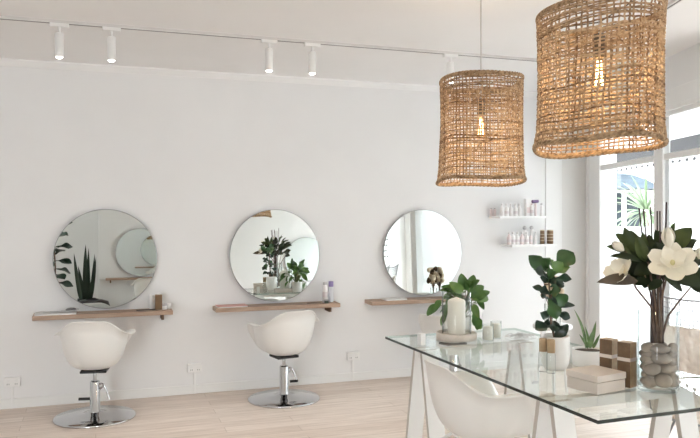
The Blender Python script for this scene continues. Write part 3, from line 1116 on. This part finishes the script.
# wooden capped bottles in front of the fig pot
for px, py, lab in ((543.0, 371.5, 'clear bottle with a tan wooden cap left in front of the fig pot'), (551, 373.0, 'clear bottle with a tan wooden cap right in front of the fig pot')):
    t = thing('capped_bottle', onT(px, py), lab, 'bottle', 'clear bottles with wooden caps')
    MB().lathe([(.0001, 0), (.020, 0), (.0215, .003), (.0215, .088), (.018, .096), (.011, .100), (.0001, .100)], 24).build('body', glass_m, t)
    MB().lathe([(.0001, .098), (.0185, .098), (.0185, .158), (.017, .160), (.0001, .160)], 20).build('cap', tan_box_m, t)

# snake plant
ps = onT(589, 365)
ds = (ps - V((0, 0, CAMZ))).dot(V((SN, CS, 0)))
t = thing('potted_snake_plant', ps, 'small spiky green plant in a white pot behind the beige box', 'plant')
vessel(MB(), .080, .082, .006, .01, 40, .083).build('pot', ceramic_m, t)
MB().lathe([(.0001, .070), (.076, .070)], 24).build('soil', soil_m, t)
m = MB()
for a, b, w, cu in (((586, 348), (573, 309), 5.5, .10), ((588, 348), (579, 334), 4, .05), ((590, 348), (596, 321), 6, -.05), ((587, 348), (593, 330), 5, .0), ((593, 348), (600, 334), 4.5, -.05),
                    ((590, 348), (585, 326), 4, .04)):
    dd = ds + R.uniform(-.03, .05)
    m.leaf(at(*a, dd) - ps, at(*b, dd) - ps, w * .72 / F * ds, toCam(ps) + V((cu * 6, 0, .1)), cu, .25, 'blade')
m.build('foliage', snake_m, t)

# beige lidded box
A, B, C_ = onT(565.5, 388.5), onT(597.5, 395.3), onT(628, 391.8)
e1 = (A - B)
e2 = (C_ - B)
l1, l2 = e1.length * 1.12, e2.length * 1.12
ang = math.atan2(e2.y, e2.x)
ang1 = math.atan2(e1.y, e1.x) - PI / 2
rzb = (ang + ang1) / 2
hb = .078
t = thing('lidded_box', B, 'beige cardboard box with lid at the near corner of the table', 'box', rz=rzb)
MB().box((.003, .003, 0), (l2 - .003, l1 - .003, hb - .03)).build('box_body', beige_m, t, bevel=.001)
MB().box((0, 0, hb - .028), (l2, l1, hb)).build('lid', beige_m, t, bevel=.0015)

# two brown boxes
for px, py, lab in ((609.0, 382.0, 'upright brown carton with pale band, the left of the pair'), (627.0, 386.0, 'upright brown carton with pale band, beside the vase of pebbles')):
    pb = onT(px, py)
    kk = (pb - V((0, 0, CAMZ))).dot(V((SN, CS, 0))) / F
    h = (.196 if px < 620 else .196)
    t = thing('brown_carton', pb, lab, 'carton', 'brown cartons with a pale band', rz=math.radians(-70))
    w, d = .062, .055
    m = MB().box((-w / 2, -d / 2, 0), (w / 2, d / 2, h))
    m.mi = [0, 1, 0, 1, 0, 0]  # top and one side take the paler board, the lit faces painted in
    m.build('carton_body', [brown_box_m, tan_box_m], t, bevel=.001)
    MB().box((-w / 2 - .0006, -d / 2 - .0006, h * .58), (w / 2 + .0006, d / 2 + .0006, h * .66)).build('band', beige_m, t)

# magnolia vase
pv = onT(658, 389.5)
dv = (pv - V((0, 0, CAMZ))).dot(V((SN, CS, 0)))
kv = dv / F
VR, VH = 19.6 * kv, .345
t = thing('glass_vase', pv, 'tall clear glass cylinder vase filled with pebbles and magnolia', 'vase')
vessel(MB(), VR, VH, .004, .014, 56).build('vase_wall', glass_m, t)
ri = VR - .006
STN = [(656, 349, 9.5, 4.0), (645.5, 347.5, 6.5, 4.5), (671, 349, 5.5, 6), (657, 358.5, 9.3, 5.2), (645, 358, 5.5, 5), (670.5, 358.5, 6, 5.5), (649, 369, 7.6, 6),
       (666.5, 368.5, 9, 5.2), (658.5, 380.5, 8.6, 6.6), (647, 382, 6.5, 5.5), (669.5, 380.5, 6, 7)]
names_s = ['topmost long pebble under the stems in the vase', 'top left pebble in the vase', 'top right pebble against the vase wall', 'wide oval pebble in the second row of the vase',
           'left pebble of the second row in the vase', 'right pebble of the second row in the vase', 'big round pebble left of centre in the vase', 'wide pebble right of centre in the vase',
           'large pebble at the front bottom of the vase', 'pebble at the bottom left of the vase', 'pebble at the bottom right of the vase']
fw = V((SN, CS, 0))
rt_ = V((CS, -SN, 0))
axis = pv
for i, (px, py, rw, rh) in enumerate(STN):
    a = (px - 658) * kv
    rz_ = rh * kv
    rx = rw * kv * 1.08
    rz_ *= 1.1
    ry = min(rx * .9, .030)
    fy = math.sqrt(max(0, (ri - .002) ** 2 - a * a)) - ry
    fy = max(-.02, fy * .9)
    if abs(a) + rx > ri:
        rx = ri - abs(a) - .001
        if rx < .012:
            a = math.copysign(ri - .016, a)
            rx = .014
        fy = .015
    p = axis + rt_ * a - fw * fy
    dd = (p - V((0, 0, CAMZ))).dot(fw)
    z = CAMZ - (py - HY) / F * dd
    p.z = max(z, TZ + .015 + rz_)
    M = Matrix.Rotation(-YAW, 3, 'Z') @ Matrix.Rotation(R.uniform(-.25, .25), 3, 'Y')
    o = MB().blob((0, 0, 0), (rx, ry, rz_), 20, 12, jit=.06, M=M).build('pebble', pebble_m if i % 3 else pebble2_m, loc=p)
    tag(o, names_s[i], 'pebble', 'pebbles in the vase')
bk = []
for lv in range(6):
    z = .034 + lv * .030
    for a, b in ((-.05, -.02), (.05, -.02), (-.044, .022), (.046, .022), (0, .046), (.0, .0)) if lv < 5 else ((-.03, .03), (.03, .035), (0, .0)):
        bk.append((a + R.uniform(-.004, .004), b + R.uniform(-.004, .004), z + R.uniform(-.004, .004)))
for i, (a, b, z) in enumerate(bk):
    p = axis + rt_ * a + fw * b + V((0, 0, z))
    M = Matrix.Rotation(R.uniform(0, 3), 3, 'Z')
    o = MB().blob((0, 0, 0), (.026, .022, .018), 16, 10, jit=.06, M=M).build('pebble', pebble2_m, loc=p)  # darker stone colour at the back stands in for shade in the gaps
    tag(o, 'pebble in the vase hidden behind those in front', 'pebble', 'pebbles at the back of the vase')

CENV = pv + V((0, 0, .2))


def vp(px, py, dz=0.0):
    return at(px, py, dv + dz)


def branch(name, label, cat, pts, rad, extra, group):
    """pts: list of (px,py,doff); extra(t_root) adds parts"""
    base = vp(*pts[0])
    t = thing(name, base, label, cat, group)
    P = [vp(*q) - base for q in pts]
    MB().tube(P, [rad * (1 - .45 * i / max(1, len(P) - 1)) for i in range(len(P))], 7).build('stem', bark_m if cat != 'stick' else stick_m, t)
    if extra:
        extra(t, base)
    return t


def leaves_for(spec):
    def f(t, base):
        for mi, lst in spec.items():
            m = MB()
            for a, b, w, da, db in lst:
                A, B = vp(*a, da) - base, vp(*b, db) - base
                nn = toCam(base) + V((R.uniform(-.4, .4), R.uniform(-.3, .3), R.uniform(.2, .8)))
                m.leaf(A, B, w * 1.2 * kv, nn, .10, .22, 'oval', 0, .012, 10)
            m.build('leaves', {0: magleaf_m, 1: magleaf2_m, 2: magbrown_m}[mi], t)
    return f


def flower_parts(t, base, c, rad, axis_, npet, open_=.5, seed=1):
    rr = random.Random(seed)
    ax = V(axis_).normalized()
    u = ax.orthogonal().normalized()
    v = ax.cross(u)
    for ring, (n, el, sc, off) in enumerate(npet):
        for k in range(n):
            q = 2 * PI * (k + off) / n + rr.uniform(-.12, .12)
            d = (u * math.cos(q) + v * math.sin(q))
            e = el + rr.uniform(-.1, .1)
            tip = c + (d * math.cos(e) + ax * math.sin(e)) * rad * sc
            p0 = c + d * rad * .04
            m = MB().leaf(p0, tip, rad * sc * .78, ax * math.cos(e) - d * math.sin(e) * .9, -.12, .30, 'petal', 0, .02, 10)
            m.build('petal', petal_m, t)


# main bloom
def main_bloom(t, base):
    c = vp(672.5, 264, -.10) - base
    ax = toCam(base) * .85 + V((0, 0, .5))
    flower_parts(t, base, c, 23.5 * kv, ax, ((6, .22, 1.0, .1), (4, .75, .72, .4)), seed=4)
    MB().blob(c + ax.normalized() * .012, (.010, .010, .012), 12, 8).build('flower_centre', petalc_m, t)
    leaves_for({0: [((668, 275), (703, 286), 15, -.04, -.06), ((672, 258), (706, 262), 17, -.02, .0), ((662, 272), (682, 292), 7, -.06, -.06), ((656, 268), (634, 276), 15, -.02, -.06)]})(t, base)


branch('magnolia_branch', 'magnolia branch with the large open cream bloom', 'flower', [(661, 343, -.01), (661, 300, -.02), (666, 280, -.04), (671, 267, -.095)], .0055, main_bloom, 'magnolia branches in the vase')


def bud(t, base, a, b, rad, dz, seed=2):
    A, B = vp(*a, dz) - base, vp(*b, dz) - base
    ax = (B - A).normalized()
    u = ax.orthogonal().normalized()
    v = ax.cross(u)
    L = (B - A).length
    for k in range(4):
        q = k * PI / 2 + .4
        d = u * math.cos(q) + v * math.sin(q)
        MB().leaf(A + d * rad * .1, B + d * rad * .12, rad * 1.9, d, .30, -.5, 'oval', 0).build('petal', petal_m, t)
    MB().lathe([(.0001, 0), (rad * .55, L * .15), (rad * .72, L * .4), (rad * .45, L * .75), (.0001, L * .95)], 14, A, M=ax.to_track_quat('Z', 'Y').to_matrix()).build('bud_core', petal_m, t)


branch('magnolia_branch', 'magnolia branch with the upright cream bud above the open bloom', 'flower', [(659, 343, .01), (658, 300, .0), (660, 270, -.02), (667, 250, -.03)], .0048,
       lambda t, b: (bud(t, b, (669, 249), (667.5, 227), 3.8 * kv, -.05), leaves_for({0: [((664, 252), (655, 230), 13, .0, .02), ((661, 255), (656, 242), 13, -.02, -.02)], 1: [((671, 252), (692, 228), 17, -.01, -.02), ((667, 250), (675, 222), 6, .03, .04), ((680, 250), (697, 240), 9, .03, .05)]})(t, b)),
       'magnolia branches in the vase')
branch('magnolia_branch', 'magnolia branch with the half open bloom on the left', 'flower', [(655, 343, .0), (652, 308, .0), (636, 288, .0), (630, 276, -.01), (622, 270, -.03)], .0058,
       lambda t, b: (flower_parts(t, b, vp(622, 274, -.04) - b, 20 * kv, toCam(b) * .3 + V((-.75, .2, .65)), ((5, .45, 1, .2), (3, .9, .8, .5)), seed=9),
                     leaves_for({2: [((638, 281), (596, 283), 11, -.05, -.09)], 0: [((638, 276), (612, 272), 13, .02, .02), ((646, 262), (622, 268), 14, .0, .0), ((636, 280), (616, 262), 10, .05, .08)]})(t, b)),
       'magnolia branches in the vase')
branch('magnolia_branch', 'magnolia branch with the small cream bud at upper left', 'flower', [(657, 343, .015), (654, 305, .02), (644, 272, .01), (624, 250, -.01)], .0042,
       lambda t, b: (bud(t, b, (624, 251), (613, 242), 3.7 * kv, -.03, 3), leaves_for({1: [((632, 255), (606, 247), 10, .0, .0), ((634, 252), (624, 227), 9, .02, .03), ((628, 246), (615, 234), 9, .02, .02), ((640, 258), (611, 243), 10, .04, .06), ((638, 250), (630, 230), 9, .05, .06)],
                                                                                      0: [((642, 262), (609, 257), 8, -.03, -.05), ((640, 262), (625, 252), 13, .03, .03)]})(t, b)),
       'magnolia branches in the vase')
branch('magnolia_branch', 'leafy magnolia branch with an olive leaf standing up in the middle', 'branch', [(658, 343, -.02), (655, 300, -.02), (650, 270, -.02), (646, 255, -.02)], .0045,
       leaves_for({1: [((645, 262), (637, 235), 10, -.03, -.03), ((646, 260), (643, 232), 8, .0, .0)], 0: [((648, 262), (655, 240), 14, .0, .0), ((650, 268), (638, 252), 15, .02, .02), ((652, 272), (664, 250), 16, .02, .04), ((655, 275), (640, 285), 14, .03, .05), ((650, 266), (634, 268), 16, .06, .09), ((652, 268), (622, 271), 17, .02, .01), ((656, 272), (634, 285), 14, .02, .02), ((650, 262), (628, 264), 13, .01, .0), ((648, 262), (640, 240), 9, -.03, -.02), ((652, 262), (649, 234), 10, .01, .03), ((656, 258), (661, 238), 10, .0, .02), ((640, 272), (611, 279), 11, .03, .02), ((645, 276), (624, 266), 12, .04, .03), ((662, 280), (648, 291), 8, -.02, -.04), ((650, 284), (640, 279), 12, .03, .03)]}),
       'magnolia branches in the vase')
branch('magnolia_branch', 'leafy magnolia branch reaching to the right picture edge', 'branch', [(660, 343, .02), (668, 316, .02), (680, 300, .02), (692, 286, .02)], .0058,
       lambda t, b: (leaves_for({0: [((684, 280), (708, 272), 14, .03, .03), ((680, 268), (706, 252), 15, .04, .05), ((690, 286), (712, 290), 12, .02, .0), ((672, 262), (690, 246), 16, .07, .1), ((676, 258), (695, 240), 12, .02, .03), ((684, 266), (705, 256), 13, .0, .01)], 1: [((673, 252), (686, 232), 10, .03, .05), ((668, 254), (678, 236), 9, .05, .06)]})(t, b), bud(t, b, (697, 262), (701, 248), 6 * kv, .0, 5)),
       'magnolia branches in the vase')
branch('magnolia_branch', 'leafy magnolia branch at the back of the vase', 'branch', [(660, 343, .03), (662, 300, .05), (660, 270, .09)], .0045,
       leaves_for({0: [((660, 272), (640, 256), 16, .09, .15), ((660, 270), (682, 256), 16, .09, .15), ((662, 280), (678, 278), 15, .08, .13), ((660, 280), (640, 276), 15, .08, .13), ((660, 268), (662, 244), 15, .09, .13)]}),
       'magnolia branches in the vase')
SK_ = [(639, 208, 652, .03, 'leftmost'), (643.3, 209, 654, .0, 'second'), (650.5, 207, 656, .02, 'third'), (657.2, 211, 658, .03, 'fourth'), (659.8, 211, 661, -.01, 'fifth'), (666.5, 202, 663, .02, 'rightmost')]
for x, y, xb_, dz, nm in SK_:
    base = vp(xb_, 343, dz * .3)
    t = thing('bare_stick', base, nm + ' thin dark bare stick rising above the magnolia', 'stick', 'bare sticks in the vase')
    P = [vp(xb_, 343, dz * .3) - base, vp(xb_ - .5, 300, dz * .5) - base, vp((xb_ + x) / 2, 262, dz) - base, vp(x, y, dz) - base]
    MB().tube(P, [.0042, .0042, .0036, .0034], 6).build('stem', stick_m, t)

# ------------------------------------------------------------------ wire lounge chairs with fur by the window
def wire_chair(loc, rz, label, fur_label, fur, mirror=False):
    t = thing('wire_chair', loc, label, 'chair', 'wire lounge chairs by the shop window', rz)

    def surf(u, v):          # u -1..1 across, v 0 seat front .. 1 back top ; faces local +y
        if v < .45:
            y = .30 - v / .45 * .50
            z = .40 - .07 * math.sin(v / .45 * PI / 2)
        else:
            w = (v - .45) / .55
            y = -.20 - .22 * w
            z = .33 + .64 * w
        hw = .34 - .10 * abs(v - .5) * (1 if v > .5 else .6)
        return V((u * hw, y + .06 * u * u, z + .05 * u * u))
    m = MB()
    for i in range(25):
        u = -1 + 2 * i / 24
        m.tube([surf(u, j / 24) for j in range(25)], .0025, 5)
    for j in range(41):
        m.tube([surf(-1 + 2 * i / 12, j / 40) for i in range(13)], .0020, 5)
    m.build('wire_seat', wire_m, t)
    ed = [surf(-1, j / 20) for j in range(21)] + [surf(-1 + 2 * i / 10, 1) for i in range(1, 10)] + [surf(1, 1 - j / 20) for j in range(21)] + [surf(1 - 2 * i / 10, 0) for i in range(1, 10)]
    MB().tube(ed, .006, 6, closed=True).build('edge_wire', wire_m, t)
    for s in (-1, 1):
        MB().tube([(s * .2, .22, .335), (s * .28, .30, .008), (s * .28, -.30, .008), (s * .2, -.18, .31)], .007, 6).build('leg', wire_m, t)
    # fur throw : a separate thing lying on the seat and lower back
    f = MB()
    vs, fs = [], []
    NU, NV = 44, 60
    rr = random.Random(5)
    for j in range(NV + 1):
        for i in range(NU + 1):
            u = -1.02 + 2.04 * i / NU
            v = .03 + .83 * j / NV
            p = surf(u * .98, v)
            n = V((0, .35 if v < .45 else .9, 1 if v < .45 else .3)).normalized()
            edge = min(1, 6 * min(i, NU - i) / NU, 6 * min(j, NV - j) / NV)
            p = p + n * (.012 + .035 * edge + rr.uniform(-.010, .012))
            vs.append(p)
    for j in range(NV):
        for i in range(NU):
            a = j * (NU + 1) + i
            fs.append((a, a + 1, a + NU + 2, a + NU + 1))
    f.add(vs, fs, 0, True)
    o = f.build('fur_throw', fur, solid=.014)
    o.location = loc
    o.rotation_euler = (0, 0, rz)
    tag(o, fur_label, 'throw', 'fur throws on the wire chairs')
    return t


wp = at(722, 300, 4.0)
wire_chair((wp.x, wp.y, 0), math.radians(150), 'grey wire lounge chair by the window at the right picture edge', 'pinkish beige fur throw on the wire chair at the right picture edge', fur_m)
wire_chair((3.75, 2.2, 0), math.radians(75), 'grey wire lounge chair seen only in the rightmost mirror', 'white fur throw on the wire chair seen only in the rightmost mirror', furw_m)

# dried bouquet seen in the rightmost mirror, hidden behind the fig
bp = V((3.49, 5.04, 0))
t = thing('side_stool', bp, 'small round white stool behind the table, partly hidden by the fig pot', 'stool')
MB().lathe([(.0001, .57), (.15, .57), (.155, .575), (.155, .595), (.15, .60), (.0001, .60)], 32).build('seat', whitewood_m, t)
for k in range(3):
    q = 2 * PI * k / 3
    MB().tube([(.09 * math.cos(q), .09 * math.sin(q), .57), (.14 * math.cos(q), .14 * math.sin(q), 0)], .011, 8).build('leg', whitewood_m, t)
for s, lab in ((-1, 'left grey glass vase of dried flowers reflected in the rightmost mirror'), (1, 'right grey glass vase of dried flowers reflected in the rightmost mirror')):
    o = vessel(MB(), .035, .17, .003, .01, 24).build('bud_vase', glass_m, loc=bp + V((s * .036, 0, .60)))
    tag(o, lab, 'vase', 'vases of dried flowers')
    t = thing('dried_bouquet', bp + V((s * .036, 0, .612)), ('left', 'right')[s > 0] + ' bunch of beige dried flowers reflected in the rightmost mirror', 'flowers', 'dried flower bunches')
    st, fl = MB(), MB()
    for i in range(22):
        q = R.uniform(0, 2 * PI)
        rr_ = R.uniform(0, .055)
        e = V((rr_ * math.cos(q), rr_ * math.sin(q), R.uniform(.22, .36)))
        st.tube([(0, 0, .0), (e.x * .15, e.y * .15, .16), e], .0022, 5)
        fl.blob(e, (.024, .024, .032), 10, 7, mi=i % 7 == 0, jit=.3)
    st.build('stems', bark_m, t)
    fl.build('flower_heads', [dried_m, driedd_m], t)

# ------------------------------------------------------------------ opposite side of the room (seen in the mirrors)
xm = .70
make_mirror(xm, YP + .03, -1, 'round wall mirror across the room, reflected in the leftmost mirror', 0)
make_shelf(xm - .55, xm + .5, 'oak wall shelf across the room, reflected in the leftmost mirror', YP, -1)
t = make_salon_chair((xm + .10, YP + .62, 0), math.radians(180 + 15), 'white salon chair across the room, reflected in the leftmost mirror', 0)
make_mirror(3.55, YP + .03, -1, 'round wall mirror across the room, reflected in the middle mirror', 0)
# tall snake plant and fig near the corner
ys = YP - .42
t = thing('tall_snake_plant', (-.14, -.76, 0), 'tall dark snake plant reflected in the leftmost mirror', 'plant')
vessel(MB(), .13, .38, .01, .02, 32, .15).build('pot', leather_m, t)
MB().lathe([(.0001, .34), (.14, .34)], 24).build('soil', soil_m, t)
m = MB()
for dx, dy, lx, z1, w in ((-.14, .03, -.06, 1.02, .075), (-.04, 0, .02, 1.16, .085), (.05, -.03, -.02, 1.10, .07), (.09, .03, .05, .95, .06), (-.09, -.05, -.05, .80, .07), (.02, .06, .10, .78, .06), (.08, -.05, .04, 1.0, .06)):
    m.leaf((dx * .6, dy, .33), (dx + lx, dy, z1 + .12), w, (R.uniform(-.4, .4), 1, .1), .03, .3, 'blade')
m.build('foliage', snaked_m, t)
t = thing('tall_fig_plant', (-.66, -.95, 0), 'dark large leaved plant reflected at the left of the leftmost mirror', 'plant')
vessel(MB(), .15, .36, .01, .02, 32, .17).build('pot', leather_m, t)
MB().lathe([(.0001, .33), (.16, .33)], 24).build('soil', soil_m, t)
MB().tube([(0, 0, .33), (.02, 0, .9), (-.02, 0, 1.5)], .013, 8).build('trunk', bark_m, t)
m = MB()
for i in range(22):
    z = .65 + .045 * i
    q = i * 2.4
    A = V((0, 0, z))
    m.leaf(A, A + V((.30 * math.cos(q), .30 * math.sin(q), R.uniform(-.12, .10))), .17, (0, .6, .8), .1, .15, 'fig', 0, .03, 10)
m.build('foliage', figd_m, t)
# low black seat in front of the plants
t = thing('padded_ottoman', (-.06, -.06, 0), 'low black padded seat reflected at the bottom of the leftmost mirror', 'ottoman')
MB().lathe([(.0001, .06), (.25, .06), (.27, .10), (.275, .30), (.25, .37), (.16, .40), (.0001, .405)], 40).build('cushion', leather_m, t)
MB().lathe([(.0001, 0), (.23, 0), (.235, .03), (.235, .06), (.0001, .06)], 40).build('base', steel_m, t)
m = MB()
for k in range(3):
    rr_ = .10 + .06 * k
    m.tube([(rr_ * math.cos(q), rr_ * math.sin(q), .408 - .012 * k * k) for q in [i * PI / 20 for i in range(40)]], .005, 6, closed=True)
m.build('piping', leather_m, t)
# notice with six lines of print, reflected in the rightmost mirror
t = thing('notice_board', (5.0, YP + .012, 1.42), 'white notice with six dark lines of print, reflected in the rightmost mirror', 'notice')
MB().box((-.20, -.012, -.33), (.20, .006, .33)).build('board', white_m, t)
m = MB()
for i in range(6):
    L = (.30, .20, .30, .30, .28, .28)[i]
    z = .26 - i * .104
    n = int(L / .03)
    for j in range(n):
        m.box((.15 - L + j * .03, .006, z - .018), (.15 - L + j * .03 + (.022 if (i * 7 + j * 3) % 4 else .012), .0075, z + .018))
m.build('printed_lines', ink_m, t)

# ------------------------------------------------------------------ outside
struct(MB().box((X0 - 6, YB - 8, -.5), (30, 34, -.14)).build('ground', pave_m))
fo = V((SN, CS, 0))
# awning over the footpath: flat canopy hanging on the shopfront
def off_w(px, py, d):
    """pixel -> (s, z) on a plane parallel to the shopfront, d further out"""
    r = ray(px, py)
    o = V((0, 0, CAMZ))
    p = o + r * ((Hc + WO * d - o).dot(WO) / r.dot(WO))
    return (p - Hc).dot(WD), p.z


AD = 1.9
zt_, zb_, zf_ = off_w(682, 138, AD)[1], off_w(682, 156.5, AD)[1], off_w(682, 162, AD)[1]
t = thing('street_awning', Hc, 'street awning with a dark scalloped valance outside the top of the shop window', 'awning', rot=(0, 0, math.atan2(WD.y, WD.x)))
MB().hexa([(-5.2, .2, zt_ + .45), (4.2, .2, zt_ + .45), (4.2, AD, zt_), (-5.2, AD, zt_)], [(-5.2, .2, zt_ + .46), (4.2, .2, zt_ + .46), (4.2, AD, zt_ + .01), (-5.2, AD, zt_ + .01)]).build('canvas', canvas_m, t)
m = MB().box((-5.2, AD - .01, zb_), (4.2, AD + .01, zt_))
m.build('valance', grey_awn_m, t)
m = MB()
for i in range(47):
    x = -5.15 + i * .2
    m.box((x, AD - .008, zf_), (x + .075, AD + .004, zf_ + (zb_ - zf_) * .55))
    m.box((x + .03, AD - .006, zf_ + (zb_ - zf_) * .5), (x + .045, AD + .004, zb_))
m.build('fringe', grey_awn_m, t)

# house across the street
DH = 15.0
hp = at(600, 200, DH)
hr = math.radians(-20)
t = thing('house', (hp.x, hp.y, -.14), 'white house with a blue awning outside the shop window', 'house', rz=hr)
HM = Matrix.Translation(hp) @ Matrix.Rotation(hr, 4, 'Z')


def hl(px, py):
    r = ray(px, py)
    n = Matrix.Rotation(hr, 3, 'Z') @ V((0, 1, 0))
    o = V((0, 0, CAMZ))
    q = (hp - o).dot(n) / r.dot(n)
    w = HM.inverted() @ (o + r * q)
    return w.x, w.z + hp.z + .14
MB().box((-6, 0, 0), (6, 5, 3.4)).build('wall', house_m, t)
x0, z1 = hl(606, 193)
x1, z0 = hl(621, 227)
wn = MB().box((x0, -.03, z0), (x1, -.005, z1)).build('window', houseglass_m, t)
MB().box((x0 - .08, -.08, z0 - .06), (x0, -.0, z1 + .06)).box((x1, -.08, z0 - .06), (x1 + .08, 0, z1 + .06)).box((x0, -.08, z1), (x1, 0, z1 + .06)).box((x0, -.08, z0 - .06), (x1, 0, z0)).build('window_frame', trim_m, wn)
x2, _ = hl(626, 200)
x3, _ = hl(640, 200)
wn = MB().box((x2, -.03, z0), (x3, -.005, z1)).build('window', houseglass_m, t)
xa_, za1 = hl(602, 171)
xb_, za0 = hl(643, 187)
m = MB()
n = 14
vs, fs = [], []
for i in range(n + 1):
    q = i / n
    x = xa_ + (xb_ - xa_) * q
    zt = za0 + (za1 - za0) * math.cos(q * PI / 2) ** .8
    vs += [(x, 0, zt + .08), (x, -1.1, zt - .12), (x, -1.1, za0 - .06), (x, 0, za0 - .06)]
for i in range(n):
    for k in range(4):
        l = (k + 1) % 4
        fs.append((i * 4 + k, i * 4 + l, i * 4 + 4 + l, i * 4 + 4 + k))
fs += [(3, 2, 1, 0), (n * 4, n * 4 + 1, n * 4 + 2, n * 4 + 3)]
m.add(vs, fs).build('awning', blue_awn_m, t)
# row of shops on the other side of the road
t = thing('shop_building', Hc + WO * 9.5 + V((0, 0, -.14)), 'long pale building across the road, reflected in the rightmost mirror', 'building', rot=(0, 0, math.atan2(WD.y, WD.x)))
MB().box((-6, 0, 0), (18, 6, 6.2)).build('wall', terrace_m, t)
MB().box((-6.1, -.25, 6.2), (18.1, 6, 6.6)).build('parapet', trim_m, t)
for k in range(11):
    x = -5 + k * 2.1
    for z0_, z1_ in ((.9, 2.7), (3.9, 5.4)):
        wn = MB().box((x, -.03, z0_), (x + 1.15, .02, z1_)).build('window', houseglass_m, t)
        MB().box((x - .1, -.06, z0_ - .1), (x, .0, z1_ + .1)).box((x + 1.15, -.06, z0_ - .1), (x + 1.25, .0, z1_ + .1)).box((x, -.06, z1_), (x + 1.15, 0, z1_ + .1)).box((x, -.06, z0_ - .1), (x + 1.15, 0, z0_)).box((x + .54, -.05, z0_), (x + .61, 0, z1_)).build('window_frame', trim_m, wn)
# white fence in front of it
a, b = at(560, 229, 9.5), at(780, 229, 9.5)
t = thing('white_fence', ((a.x + b.x) / 2, (a.y + b.y) / 2, -.14), 'white solid fence across the street outside the shop window', 'fence', rz=-YAW)
L = (b - a).length / 2 + 1
m = MB()
for i in range(int(L * 2 / .16)):
    m.box((-L + i * .16, -.02, 0), (-L + i * .16 + .157, .02, a.z + .14))
m.build('fence_boards', fence_m, t)
MB().box((-L, -.04, a.z + .11), (L, .04, a.z + .17)).build('cap_rail', fence_m, t)
# spiky plant outside
yc = at(646, 211, 10.4)
t = thing('spiky_plant', (yc.x, yc.y, -.14), 'tall spiky green plant on the footpath outside the window', 'plant')
MB().tube([(0, 0, 0), (.01, .0, .6), (0, 0, yc.z + .14)], [.05, .045, .04], 10).build('trunk', bark_m, t)
m = MB()
c = V((0, 0, yc.z + .14))
for i in range(64):
    q = R.uniform(0, 2 * PI)
    el = R.uniform(-.8, 1.25)
    d = V((math.cos(q) * math.cos(el), math.sin(q) * math.cos(el), math.sin(el)))
    L = R.uniform(.45, .80)
    m.leaf(c + d * .03, c + d * L - V((0, 0, .14 * math.cos(el))), .042, V((0, 0, 1)) + toCam(yc) * .5, .12, .3, 'blade')
m.build('foliage', yucca_m, t)

# ------------------------------------------------------------------ light
w = bpy.data.worlds.new('world')
S.world = w
w.use_nodes = True
bg = w.node_tree.nodes['Background']
bg.inputs[0].default_value = (.90, .955, 1.0, 1)
bg.inputs[1].default_value = 9.0


def portal(M, s0, s1, z0, z1, out):
    ld = bpy.data.lights.new('portal', 'AREA')
    ld.shape = 'RECTANGLE'
    ld.size, ld.size_y = s1 - s0, z1 - z0
    ld.cycles.is_portal = True
    o = bpy.data.objects.new('portal', ld)
    COL.objects.link(o)
    c = M @ V(((s0 + s1) / 2, .14, (z0 + z1) / 2))
    o.location = c
    inw = -(M.to_3x3() @ V((0, 1, 0)))
    o.rotation_euler = inw.to_track_quat('-Z', 'Y').to_euler()


portal(SH, sA0, WLEN, .04, s_top, 1)
portal(FRM, 0, YG - .4 - YP, .12, 2.5, 1)
portal(RRM, 0, 1.4, .1, 2.45, 1)
sun = bpy.data.lights.new('sun', 'SUN')
sun.energy = 4
sun.angle = math.radians(4)
sun.color = (1, .98, .95)
so = bpy.data.objects.new('sun', sun)
COL.objects.link(so)
so.location = (0, 0, 9)
so.rotation_euler = V((.55, .62, -.85)).to_track_quat('-Z', 'Y').to_euler()

cy = S.cycles
cy.max_bounces = 14
cy.diffuse_bounces = 7
cy.glossy_bounces = 6
cy.transparent_max_bounces = 24
cy.caustics_reflective = False
cy.caustics_refractive = False
cy.sample_clamp_indirect = 6
cy.use_denoising = True
vs_ = S.view_settings
vs_.view_transform = 'Standard'
vs_.look = 'None'
vs_.exposure = .85
vs_.gamma = 1
vs_.use_curve_mapping = False
